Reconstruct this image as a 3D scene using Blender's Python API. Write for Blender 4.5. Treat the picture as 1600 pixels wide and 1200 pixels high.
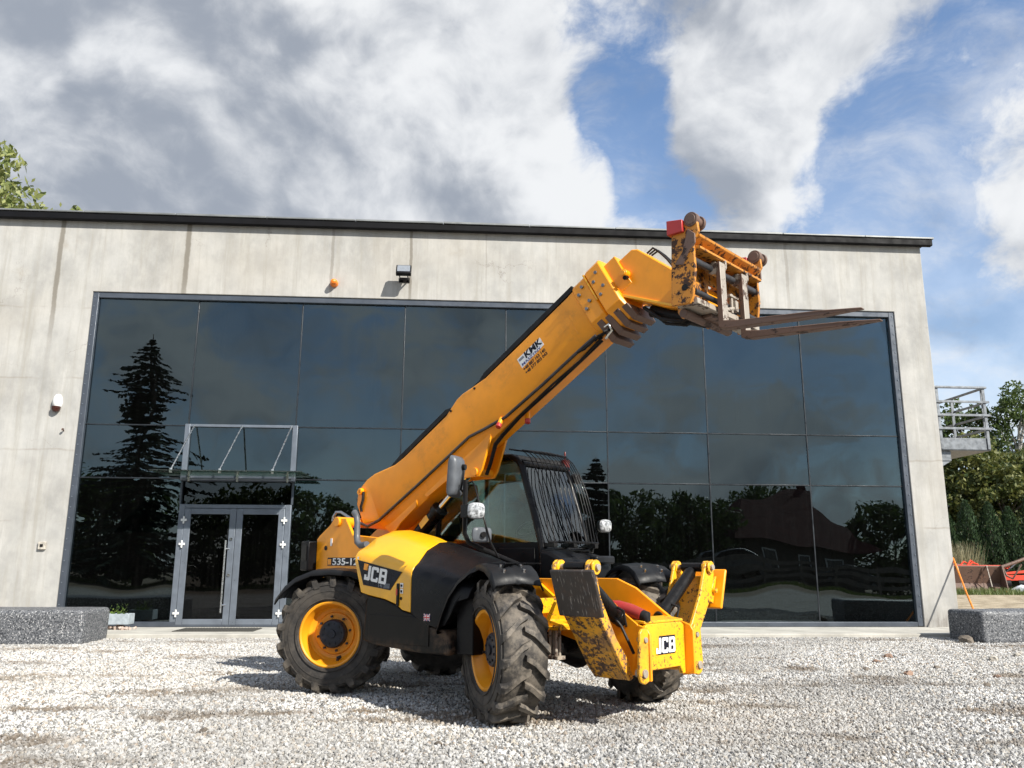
import bpy, bmesh, math, random
import numpy as np
from mathutils import Vector, Matrix, Euler

# ------------------------------------------------------------------ clear
for o in list(bpy.data.objects):
    bpy.data.objects.remove(o, do_unlink=True)
scene = bpy.context.scene
COL = scene.collection
rnd = random.Random(7)

# ------------------------------------------------------------------ camera
cam_d = bpy.data.cameras.new('camera')
cam = bpy.data.objects.new('camera', cam_d)
COL.objects.link(cam)
CAM_POS = Vector((8.0938, -18.0413, 1.3641))
yaw, pitch, roll, FPX = -0.06714, 0.214797, 0.0047205, 1292.5
fw = Vector((-math.sin(yaw) * math.cos(pitch), math.cos(yaw) * math.cos(pitch), math.sin(pitch)))
rt = Vector((math.cos(yaw), math.sin(yaw), 0))
upv = rt.cross(fw)
rr = rt * math.cos(roll) + upv * math.sin(roll)
uu = upv * math.cos(roll) - rt * math.sin(roll)
cam.matrix_world = Matrix(((rr.x, uu.x, -fw.x, CAM_POS.x), (rr.y, uu.y, -fw.y, CAM_POS.y),
                           (rr.z, uu.z, -fw.z, CAM_POS.z), (0, 0, 0, 1)))
cam_d.sensor_width = 36.0
cam_d.lens = FPX / 1600.0 * 36.0
cam_d.clip_start = 0.1
cam_d.clip_end = 3000
scene.camera = cam

# ------------------------------------------------------------------ sun and sky
SUN_TO = Vector((0.92, -1.11, 1.06)).normalized()
SUN_EL = math.asin(SUN_TO.z)
SUN_AZ = math.atan2(SUN_TO.x, SUN_TO.y)
sun_d = bpy.data.lights.new('sun', 'SUN')
sun_d.energy = 5.0
sun_d.angle = math.radians(0.55)
sun_d.color = (1.0, 0.95, 0.86)
sun = bpy.data.objects.new('sun', sun_d)
sun.rotation_euler = (-SUN_TO).to_track_quat('-Z', 'Y').to_euler()
sun.location = (20, -30, 30)
COL.objects.link(sun)

scene.view_settings.view_transform = 'Standard'
scene.view_settings.look = 'None'
scene.view_settings.exposure = 0.60
scene.view_settings.gamma = 1.0
scene.view_settings.use_curve_mapping = False


class NT:
    """small node-tree helper"""
    def __init__(self, tree):
        self.t = tree
        self.n = tree.nodes
        self.l = tree.links

    def node(self, typ, **kw):
        nd = self.n.new(typ)
        for k, v in kw.items():
            setattr(nd, k, v)
        return nd

    def set(self, sock, v):
        if isinstance(v, bpy.types.NodeSocket):
            self.l.new(v, sock)
        else:
            sock.default_value = v

    def math(self, op, a, b=None, c=None, clamp=False):
        nd = self.node('ShaderNodeMath', operation=op, use_clamp=clamp)
        self.set(nd.inputs[0], a)
        if b is not None:
            self.set(nd.inputs[1], b)
        if c is not None:
            self.set(nd.inputs[2], c)
        return nd.outputs[0]

    def vmath(self, op, a, b=None):
        nd = self.node('ShaderNodeVectorMath', operation=op)
        self.set(nd.inputs[0], a)
        if b is not None:
            self.set(nd.inputs[1], b)
        return nd.outputs['Value'] if op in ('LENGTH', 'DOT_PRODUCT', 'DISTANCE') else nd.outputs[0]

    def smooth(self, v, a, b, lo=0.0, hi=1.0):
        nd = self.node('ShaderNodeMapRange', interpolation_type='SMOOTHSTEP')
        self.set(nd.inputs['Value'], v)
        nd.inputs['From Min'].default_value = a
        nd.inputs['From Max'].default_value = b
        nd.inputs['To Min'].default_value = lo
        nd.inputs['To Max'].default_value = hi
        return nd.outputs[0]

    def noise(self, vec, scale, detail=3.0, rough=0.5, dist=0.0, out=0, dims='3D'):
        nd = self.node('ShaderNodeTexNoise', noise_dimensions=dims)
        if vec is not None:
            self.set(nd.inputs['Vector'], vec)
        nd.inputs['Scale'].default_value = scale
        nd.inputs['Detail'].default_value = detail
        nd.inputs['Roughness'].default_value = rough
        nd.inputs['Distortion'].default_value = dist
        return nd.outputs[out]

    def mix(self, fac, a, b):
        nd = self.node('ShaderNodeMix', data_type='RGBA')
        self.set(nd.inputs[0], fac)
        for s, v in ((nd.inputs[6], a), (nd.inputs[7], b)):
            if isinstance(v, bpy.types.NodeSocket):
                self.l.new(v, s)
            else:
                s.default_value = (v[0], v[1], v[2], 1.0)
        return nd.outputs[2]

    def mapping(self, vec, scale=(1, 1, 1), loc=(0, 0, 0), rot=(0, 0, 0)):
        nd = self.node('ShaderNodeMapping')
        self.l.new(vec, nd.inputs[0])
        nd.inputs['Location'].default_value = loc
        nd.inputs['Rotation'].default_value = rot
        nd.inputs['Scale'].default_value = scale
        return nd.outputs[0]

    def sep(self, vec):
        nd = self.node('ShaderNodeSeparateXYZ')
        self.l.new(vec, nd.inputs[0])
        return nd.outputs

    def comb(self, x, y, z):
        nd = self.node('ShaderNodeCombineXYZ')
        for s, v in zip(nd.inputs, (x, y, z)):
            self.set(s, v)
        return nd.outputs[0]


def build_world():
    w = bpy.data.worlds.new('World')
    scene.world = w
    w.use_nodes = True
    t = NT(w.node_tree)
    t.n.clear()
    tc = t.node('ShaderNodeTexCoord')
    d = t.vmath('NORMALIZE', tc.outputs['Generated'])
    sky = t.node('ShaderNodeTexSky', sky_type='NISHITA')
    sky.sun_disc = False
    sky.sun_elevation = SUN_EL
    sky.sun_rotation = SUN_AZ
    sky.air_density = 1.0
    sky.dust_density = 0.1
    sky.ozone_density = 3.0
    bg_sky = t.node('ShaderNodeBackground')
    t.l.new(sky.outputs[0], bg_sky.inputs[0])
    bg_sky.inputs[1].default_value = 0.130
    x, y, z = t.sep(d)
    # cloud banks by their place in the sky: (direction, angular radius, more or less cloud)
    banks = [((-0.317, 0.796, 0.516), 0.30, 0.15), ((-0.18, 0.885, 0.425), 0.32, 0.17), ((0.020, 0.863, 0.504), 0.19, 0.14), ((0.09, 0.905, 0.415), 0.12, 0.12), ((-0.464, 0.805, 0.370), 0.24, 0.17),
             ((0.170, 0.815, 0.553), 0.07, -0.09), ((0.200, 0.835, 0.513), 0.07, -0.13), ((0.222, 0.855, 0.468), 0.065, -0.14), ((0.236, 0.873, 0.427), 0.06, -0.13), ((0.325, 0.798, 0.510), 0.13, 0.15), ((0.345, 0.761, 0.55), 0.20, 0.14),
             ((0.321, 0.845, 0.427), 0.09, 0.13), ((0.447, 0.722, 0.527), 0.09, 0.09), ((0.513, 0.719, 0.470), 0.15, -0.17), ((0.411, 0.809, 0.420), 0.10, -0.04),
             ((0.485, 0.796, 0.361), 0.15, -0.10), ((0.560, 0.722, 0.407), 0.13, 0.26), ((0.545, 0.799, 0.253), 0.16, -0.05), ((0.1, -0.85, 0.5), 0.9, 0.03)]

    def cover(dv, detail):
        warp = t.noise(dv, 5.0, 3.0, 0.5, out=1)
        sc = t.node('ShaderNodeVectorMath', operation='SCALE')
        t.l.new(t.vmath('SUBTRACT', warp, (0.5, 0.5, 0.5)), sc.inputs[0])
        sc.inputs['Scale'].default_value = 0.11
        w = t.vmath('ADD', dv, sc.outputs[0])
        n1 = t.noise(t.mapping(w, scale=(1, 1, 1.25), loc=(3.1, 0.7, 1.9)), 4.2, detail, 0.60)
        n2 = t.noise(t.mapping(w, scale=(1, 1, 1.2), loc=(7.7, 2.2, 5.4)), 12.0, max(1.0, detail - 2), 0.62)
        c = t.math('ADD', t.math('MULTIPLY', n1, 0.68), t.math('MULTIPLY', n2, 0.32))
        for (bd, rad, amt) in banks:
            ln = t.vmath('DISTANCE', w, bd)
            c = t.math('ADD', c, t.smooth(ln, rad * 1.25, rad * 0.1, 0.0, amt))
        return c, w
    cov, pw = cover(d, 9.0)
    cov_up, _ = cover(t.vmath('ADD', d, (0.012, -0.012, 0.040)), 4.0)
    mask = t.smooth(cov, 0.425, 0.58)
    thick = t.smooth(cov, 0.50, 0.78)
    # grey bases: where there is more cloud above than here, and in the heavy bank in the west
    base = t.math('MULTIPLY', t.math('SUBTRACT', cov_up, cov), 4.2)
    heavy = t.smooth(t.vmath('DISTANCE', pw, (-0.340, 0.765, 0.545)), 0.36, 0.08, 0.0, 0.62)
    mott = t.math('MULTIPLY', t.math('SUBTRACT', t.noise(t.mapping(pw, loc=(1.3, 9.1, 4.2)), 7.0, 7.0, 0.6), 0.42), 1.5)
    dark = t.math('ADD', t.math('ADD', base, heavy), t.math('ADD', mott, t.math('MULTIPLY', thick, 0.22)))
    dark = t.smooth(dark, -0.25, 1.25)
    ccol = t.mix(dark, (0.97, 0.985, 1.0), (0.38, 0.42, 0.49))
    bg_c = t.node('ShaderNodeBackground')
    t.l.new(ccol, bg_c.inputs[0])
    bg_c.inputs[1].default_value = 0.62
    veil = t.math('ADD', t.smooth(z, 0.60, 0.05, 0.0, 0.50), t.smooth(t.noise(t.mapping(pw, scale=(1, 1, 2.0)), 5.0, 8.0, 0.65), 0.42, 0.72, 0.0, 0.5))
    m2 = t.math('MAXIMUM', t.math('MULTIPLY', mask, 0.97), veil)
    mx = t.node('ShaderNodeMixShader')
    t.l.new(m2, mx.inputs[0])
    t.l.new(bg_sky.outputs[0], mx.inputs[1])
    t.l.new(bg_c.outputs[0], mx.inputs[2])
    w.cycles.sampling_method = 'MANUAL'
    w.cycles.sample_map_resolution = 512
    out = t.node('ShaderNodeOutputWorld')
    t.l.new(mx.outputs[0], out.inputs[0])


build_world()
scene.cycles.max_bounces = 8
scene.cycles.transparent_max_bounces = 16

# ------------------------------------------------------------------ materials
MATS = {}


def new_mat(name):
    m = bpy.data.materials.new(name)
    m.use_nodes = True
    t = NT(m.node_tree)
    b = t.n['Principled BSDF']
    MATS[name] = m
    return m, t, b


def bump(t, b, height, strength, dist=0.01):
    nd = t.node('ShaderNodeBump')
    nd.inputs['Strength'].default_value = strength
    nd.inputs['Distance'].default_value = dist
    t.l.new(height, nd.inputs['Height'])
    t.l.new(nd.outputs[0], b.inputs['Normal'])


def simple(name, col, rough=0.5, metal=0.0, var=0.15, scale=6.0, coat=0.0, bmp=0.0, bscale=60.0):
    m, t, b = new_mat(name)
    tc = t.node('ShaderNodeTexCoord')
    v = tc.outputs['Object']
    n = t.noise(v, scale, 4.0, 0.6)
    k = t.smooth(n, 0.3, 0.7)
    c0 = [c * (1 - var) for c in col]
    c1 = [min(1.0, c * (1 + var)) for c in col]
    t.l.new(t.mix(k, c0, c1), b.inputs['Base Color'])
    b.inputs['Metallic'].default_value = metal
    if max(col) < 0.02:
        b.inputs['Specular IOR Level'].default_value = 0.16
    rr_ = t.smooth(t.noise(v, scale * 2.3, 4.0, 0.6), 0.3, 0.7, max(0.03, rough - 0.09), min(1, rough + 0.11))
    t.l.new(rr_, b.inputs['Roughness'])
    b.inputs['Coat Weight'].default_value = coat
    if bmp:
        bump(t, b, t.noise(v, bscale, 4.0, 0.6), bmp, 0.004)
    return m


def worn(name, col, chip, chip_amt, scale=9.0, rough=0.38, grime=(0.10, 0.065, 0.03), grime_amt=0.35, coat=0.15,
         scratch=0.0, edge=0.0):
    """painted steel: chips of bare rust, smears of grime, faint mottling"""
    m, t, b = new_mat(name)
    tc = t.node('ShaderNodeTexCoord')
    v = tc.outputs['Object']
    n1 = t.noise(v, 2.1, 4.0, 0.6)
    c = t.mix(t.smooth(n1, 0.3, 0.72), [x * 0.88 for x in col], [min(1, x * 1.06) for x in col])
    g = t.smooth(t.math('MULTIPLY', t.noise(v, 3.3, 6.0, 0.7), t.noise(v, 0.9, 2.0)), 0.27, 0.44, 0.0, grime_amt)
    c = t.mix(g, c, grime)
    ch = t.noise(v, scale, 7.0, 0.72)
    big = t.noise(v, scale * 0.23, 3.0, 0.5)
    ch = t.math('ADD', t.math('MULTIPLY', ch, 0.75), t.math('MULTIPLY', big, 0.25))
    thr = 0.70 - 0.24 * chip_amt
    k = t.smooth(ch, thr, thr + 0.03)
    if scratch:
        sv = t.mapping(v, scale=(40.0, 8.0, 5.0), rot=(0.0, 0.35, 0.0))
        s = t.smooth(t.noise(sv, 1.6, 3.0, 0.6), 0.58, 0.66, 0.0, scratch)
        k = t.math('MAXIMUM', k, s)
    if edge:
        # paint knocked off along the plate edges
        bv = t.node('ShaderNodeBevel', samples=4)
        bv.inputs['Radius'].default_value = 0.016
        gn = t.node('ShaderNodeNewGeometry')
        dt = t.vmath('DOT_PRODUCT', bv.outputs[0], gn.outputs['True Normal'])
        ed = t.math('MULTIPLY', t.smooth(dt, 0.985, 0.86), t.smooth(t.noise(v, 22.0, 5.0, 0.7), 0.60 - 0.25 * edge, 0.68 - 0.2 * edge))
        k = t.math('MAXIMUM', k, ed)
    rust = t.mix(t.smooth(t.noise(v, 17.0, 4.0), 0.35, 0.65), chip, [chip[0] * 0.4, chip[1] * 0.42, chip[2] * 0.5])
    c = t.mix(k, c, rust)
    t.l.new(c, b.inputs['Base Color'])
    r = t.math('ADD', t.math('MULTIPLY', t.math('MAXIMUM', k, g), 0.35), rough)
    t.l.new(r, b.inputs['Roughness'])
    b.inputs['Coat Weight'].default_value = coat
    b.inputs['Coat Roughness'].default_value = 0.2
    bump(t, b, t.math('ADD', t.math('MULTIPLY', k, -0.6), t.math('MULTIPLY', n1, 0.25)), 0.25, 0.003)
    return m


YEL = (0.95, 0.345, 0.004)
worn('paint_yellow', YEL, (0.10, 0.05, 0.02), 0.10, 7.0, 0.36, (0.34, 0.15, 0.03), 0.5, 0.05, edge=0.0)
worn('paint_bonnet', (0.90, 0.44, 0.006), (0.12, 0.06, 0.02), 0.0, 6.0, 0.30, (0.42, 0.19, 0.02), 0.25, 0.3)
worn('paint_chipped', (0.88, 0.44, 0.010), (0.16, 0.07, 0.035), 0.60, 30.0, 0.42, (0.20, 0.10, 0.04), 0.5, edge=0.6)
worn('paint_arm', (0.80, 0.38, 0.014), (0.17, 0.095, 0.06), 0.84, 22.0, 0.5, (0.24, 0.14, 0.08), 0.98, edge=0.8)
worn('paint_carriage', (0.58, 0.225, 0.018), (0.12, 0.055, 0.03), 0.80, 17.0, 0.5, (0.10, 0.05, 0.025), 0.85, 0.05, edge=0.9)
worn('rust_steel', (0.14, 0.083, 0.06), (0.07, 0.043, 0.033), 0.62, 9.0, 0.55, (0.20, 0.10, 0.06), 0.6, 0.0)
worn('bare_steel', (0.34, 0.30, 0.25), (0.11, 0.07, 0.05), 0.72, 12.0, 0.42, (0.2, 0.14, 0.1), 0.6, 0.0)
worn('pad_steel', (0.040, 0.032, 0.027), (0.34, 0.30, 0.25), 0.30, 12.0, 0.5, (0.13, 0.075, 0.045), 0.9, 0.0, 0.9)
worn('red_paint', (0.42, 0.025, 0.022), (0.12, 0.05, 0.04), 0.3, 9.0, 0.45, (0.15, 0.05, 0.03), 0.4)
worn('red_orange_paint', (0.62, 0.055, 0.022), (0.14, 0.06, 0.04), 0.35, 9.0, 0.5, (0.15, 0.06, 0.03), 0.4)
worn('rim_yellow', (0.84, 0.34, 0.01), (0.13, 0.07, 0.03), 0.12, 8.0, 0.42, (0.36, 0.17, 0.04), 0.5)
simple('plastic_black', (0.006, 0.006, 0.007), 0.34, 0, 0.3, 2.5, 0.0, 0.25, 240)
simple('mudguard_black', (0.013, 0.014, 0.016), 0.40, 0, 0.3, 3.5, 0.0, 0.2, 160)
simple('frame_black', (0.008, 0.0075, 0.0075), 0.32, 0, 0.3, 5.0, 0.1)
simple('hose_rubber', (0.016, 0.015, 0.015), 0.5, 0, 0.3, 8.0)
simple('pipe_steel', (0.42, 0.42, 0.42), 0.3, 1.0, 0.2, 7.0)
simple('pipe_dark', (0.055, 0.055, 0.06), 0.42, 0.4, 0.3, 7.0)
simple('chrome', (0.62, 0.60, 0.55), 0.14, 1.0, 0.1, 9.0)
simple('hub_navy', (0.016, 0.02, 0.03), 0.42, 0, 0.5, 18.0, 0.0, 0.3, 40)
simple('mirror_shell', (0.085, 0.093, 0.105), 0.45, 0, 0.2, 8.0)
simple('lamp_white', (0.30, 0.31, 0.32), 0.10, 0.0, 0.75, 34.0, 0.6)
simple('zinc', (0.17, 0.183, 0.198), 0.45, 0.5, 0.25, 9.0)
simple('white_print', (0.80, 0.80, 0.78), 0.45, 0, 0.05, 30)
simple('grey_print', (0.20, 0.22, 0.25), 0.45, 0, 0.1, 30)
simple('black_print', (0.008, 0.010, 0.018), 0.3, 0, 0.2, 10)
simple('blue_print', (0.02, 0.035, 0.19), 0.45, 0, 0.1, 30)
simple('red_print', (0.48, 0.02, 0.03), 0.45, 0, 0.1, 30)
simple('orange_plastic', (0.82, 0.20, 0.008), 0.4, 0, 0.15, 14)
simple('seat_fabric', (0.035, 0.036, 0.036), 0.85, 0, 0.3, 15)
simple('joint_dark', (0.022, 0.026, 0.031), 0.35, 0.2, 0.3, 3.0)
simple('aluminium_grey', (0.068, 0.08, 0.10), 0.38, 0.25, 0.12, 3.0)
simple('aluminium_light', (0.15, 0.172, 0.205), 0.36, 0.3, 0.12, 3.0)
simple('white_plastic', (0.72, 0.72, 0.70), 0.4, 0, 0.06, 9)
simple('steel_bright', (0.66, 0.66, 0.65), 0.25, 1.0, 0.1, 8)
simple('gutter_black', (0.004, 0.004, 0.005), 0.6, 0.0, 0.3, 2.0)
simple('flashing_grey', (0.20, 0.21, 0.21), 0.45, 0.35, 0.2, 1.5)
simple('interior_dark', (0.055, 0.06, 0.062), 0.8, 0, 0.2, 1.0)
simple('interior_light', (0.22, 0.23, 0.23), 0.8, 0, 0.2, 0.6)
simple('mat_brush', (0.055, 0.052, 0.045), 0.9, 0, 0.3, 60, 0.0, 0.6, 120)
simple('pole_orange', (0.72, 0.22, 0.02), 0.5, 0, 0.2, 10)
simple('planter_grey', (0.30, 0.34, 0.37), 0.6, 0, 0.15, 12)
simple('pebble_pale', (0.42, 0.33, 0.28), 0.75, 0, 0.3, 14, 0.0, 0.4, 60)
simple('rock_brown', (0.15, 0.125, 0.10), 0.85, 0, 0.4, 14, 0.0, 0.6, 40)
simple('rock_pale', (0.40, 0.37, 0.32), 0.85, 0, 0.3, 14, 0.0, 0.6, 40)
simple('brick_bit', (0.27, 0.175, 0.125), 0.85, 0, 0.3, 18, 0.0, 0.6, 60)
simple('tarp_white', (0.62, 0.65, 0.70), 0.5, 0, 0.15, 3, 0.0, 0.5, 6)
simple('house_wall', (0.10, 0.085, 0.065), 0.8, 0, 0.1, 1.0)
simple('house_roof', (0.065, 0.010, 0.007), 0.95, 0, 0.2, 2.0)
simple('timber_grey', (0.16, 0.14, 0.12), 0.8, 0, 0.3, 4.0)
simple('car_silver', (0.16, 0.165, 0.175), 0.35, 0.3, 0.05, 2.0, 0.6)
simple('car_dark', (0.03, 0.032, 0.037), 0.25, 0.3, 0.05, 2.0, 0.6)


def foliage(name, c0, c1, trans=0.25):
    m, t, b = new_mat(name)
    oi = t.node('ShaderNodeTexCoord')
    g = t.node('ShaderNodeNewGeometry')
    k = t.noise(oi.outputs['Object'], 1.3, 3.0, 0.6)
    r = g.outputs['Random Per Island']
    kk = t.math('ADD', t.math('MULTIPLY', k, 0.5), t.math('MULTIPLY', r, 0.5))
    t.l.new(t.mix(t.smooth(kk, 0.25, 0.75), c0, c1), b.inputs['Base Color'])
    b.inputs['Roughness'].default_value = 0.55
    tr = t.node('ShaderNodeBsdfTranslucent')
    t.l.new(t.mix(t.smooth(kk, 0.25, 0.75), c0, c1), tr.inputs[0])
    mx = t.node('ShaderNodeMixShader')
    mx.inputs[0].default_value = trans
    t.l.new(b.outputs[0], mx.inputs[1])
    t.l.new(tr.outputs[0], mx.inputs[2])
    t.l.new(mx.outputs[0], t.n['Material Output'].inputs[0])
    return m


foliage('leaf_green', (0.035, 0.065, 0.014), (0.105, 0.15, 0.035))
foliage('leaf_yellowing', (0.04, 0.065, 0.015), (0.17, 0.175, 0.042), 0.3)
foliage('leaf_willow', (0.14, 0.18, 0.05), (0.32, 0.34, 0.12), 0.35)
foliage('needle_dark', (0.010, 0.022, 0.012), (0.028, 0.052, 0.024), 0.1)
foliage('thuja_green', (0.014, 0.034, 0.014), (0.040, 0.078, 0.028), 0.12)
foliage('grass_green', (0.06, 0.10, 0.02), (0.17, 0.20, 0.06), 0.3)
foliage('grass_dry', (0.20, 0.19, 0.10), (0.38, 0.35, 0.22), 0.3)
foliage('plant_green', (0.06, 0.12, 0.02), (0.18, 0.26, 0.05), 0.3)
simple('brown_dark', (0.05, 0.014, 0.010), 0.3, 0, 0.2, 9)
simple('beacon_red', (0.10, 0.012, 0.010), 0.3, 0, 0.2, 9)
simple('bark', (0.085, 0.065, 0.05), 0.9, 0, 0.4, 6.0, 0.0, 0.6, 20)
simple('bark_birch', (0.42, 0.40, 0.37), 0.8, 0, 0.4, 4.0, 0.0, 0.4, 20)


def glass_mat(name, tint, ior, refl=(0.86, 0.93, 1.0), wave=0.0, wscale=0.7, dirt=0.0):
    m, t, b = new_mat(name)
    t.n.remove(b)
    tr = t.node('ShaderNodeBsdfTransparent')
    tr.inputs[0].default_value = (*tint, 1)
    gl = t.node('ShaderNodeBsdfGlossy')
    gl.inputs[0].default_value = (*refl, 1)
    gl.inputs['Roughness'].default_value = 0.0
    fr = t.node('ShaderNodeFresnel')
    fr.inputs[0].default_value = ior
    tc = t.node('ShaderNodeTexCoord')
    if wave:
        oi = t.node('ShaderNodeObjectInfo')
        vv = t.vmath('ADD', tc.outputs['Object'], t.comb(t.math('MULTIPLY', oi.outputs['Random'], 37.0), 0, 0))
        bm = t.node('ShaderNodeBump')
        bm.inputs['Strength'].default_value = 1.0
        bm.inputs['Distance'].default_value = wave
        t.l.new(t.noise(vv, wscale, 1.0, 0.4), bm.inputs['Height'])
        t.l.new(bm.outputs[0], gl.inputs['Normal'])
    mx = t.node('ShaderNodeMixShader')
    t.l.new(fr.outputs[0], mx.inputs[0])
    t.l.new(tr.outputs[0], mx.inputs[1])
    t.l.new(gl.outputs[0], mx.inputs[2])
    last = mx.outputs[0]
    if dirt:
        df = t.node('ShaderNodeBsdfDiffuse')
        df.inputs[0].default_value = (0.45, 0.46, 0.45, 1)
        sv = t.mapping(tc.outputs['Object'], scale=(9.0, 1.0, 0.35))
        st = t.smooth(t.noise(sv, 2.0, 5.0, 0.7), 0.45, 0.8, dirt * 0.25, dirt)
        m2 = t.node('ShaderNodeMixShader')
        t.l.new(st, m2.inputs[0])
        t.l.new(last, m2.inputs[1])
        t.l.new(df.outputs[0], m2.inputs[2])
        last = m2.outputs[0]
    t.l.new(last, t.n['Material Output'].inputs[0])
    return m


glass_mat('facade_glass', (0.22, 0.26, 0.28), 1.88, (0.76, 0.94, 1.0), 0.013, 0.62, 0.007)
glass_mat('door_glass', (0.20, 0.22, 0.23), 1.5, (0.9, 0.95, 1.0), 0.003, 1.0, 0.006)
glass_mat('screen_glass', (0.70, 0.78, 0.80), 2.1, (0.9, 0.97, 1.0))
glass_mat('cab_glass', (0.80, 0.88, 0.84), 1.36, (0.95, 0.98, 1.0))
glass_mat('canopy_glass', (0.70, 0.80, 0.74), 1.5, (0.9, 1.0, 0.95), 0, 1, 0.12)


def tyre_mat():
    m, t, b = new_mat('tyre_rubber')
    tc = t.node('ShaderNodeTexCoord')
    v = tc.outputs['Object']
    x, y, z = t.sep(v)
    r = t.math('SQRT', t.math('ADD', t.math('MULTIPLY', x, x), t.math('MULTIPLY', z, z)))
    base = t.mix(t.noise(v, 3.0, 4.0, 0.6), (0.012, 0.011, 0.011), (0.045, 0.040, 0.035))
    # dried mud, mostly on the lugs and in their roots
    mud = t.noise(v, 7.0, 6.0, 0.7)
    k = t.math('MULTIPLY', t.smooth(mud, 0.38, 0.62), t.smooth(r, 0.50, 0.615, 0.18, 0.72))
    col = t.mix(k, base, t.mix(t.noise(v, 19.0, 4.0, 0.7), (0.13, 0.105, 0.08), (0.30, 0.26, 0.21)))
    t.l.new(col, b.inputs['Base Color'])
    b.inputs['Roughness'].default_value = 0.72
    bump(t, b, t.noise(v, 45.0, 5.0, 0.7), 0.5, 0.006)


tyre_mat()


def mudguard_dirty():
    m, t, b = new_mat('skirt_black')
    tc = t.node('ShaderNodeTexCoord')
    v = tc.outputs['Object']
    x, y, z = t.sep(v)
    n = t.noise(v, 6.0, 6.0, 0.7)
    # dust thrown up by the front wheel: lies on the panel's front end and lower rim
    a = t.math('MAXIMUM', t.smooth(x, -1.15, -0.6), t.math('MULTIPLY', t.smooth(z, 0.68, 0.52), 0.8))
    k = t.math('MULTIPLY', t.smooth(n, 0.42, 0.66), a)
    c = t.mix(t.noise(v, 2.0, 3.0), (0.005, 0.005, 0.005), (0.010, 0.0095, 0.009))
    c = t.mix(t.math('MULTIPLY', k, 0.85), c, (0.13, 0.085, 0.055))
    t.l.new(c, b.inputs['Base Color'])
    t.l.new(t.math('ADD', t.math('MULTIPLY', k, 0.4), 0.33), b.inputs['Roughness'])
    b.inputs['Specular IOR Level'].default_value = 0.14


mudguard_dirty()


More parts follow.
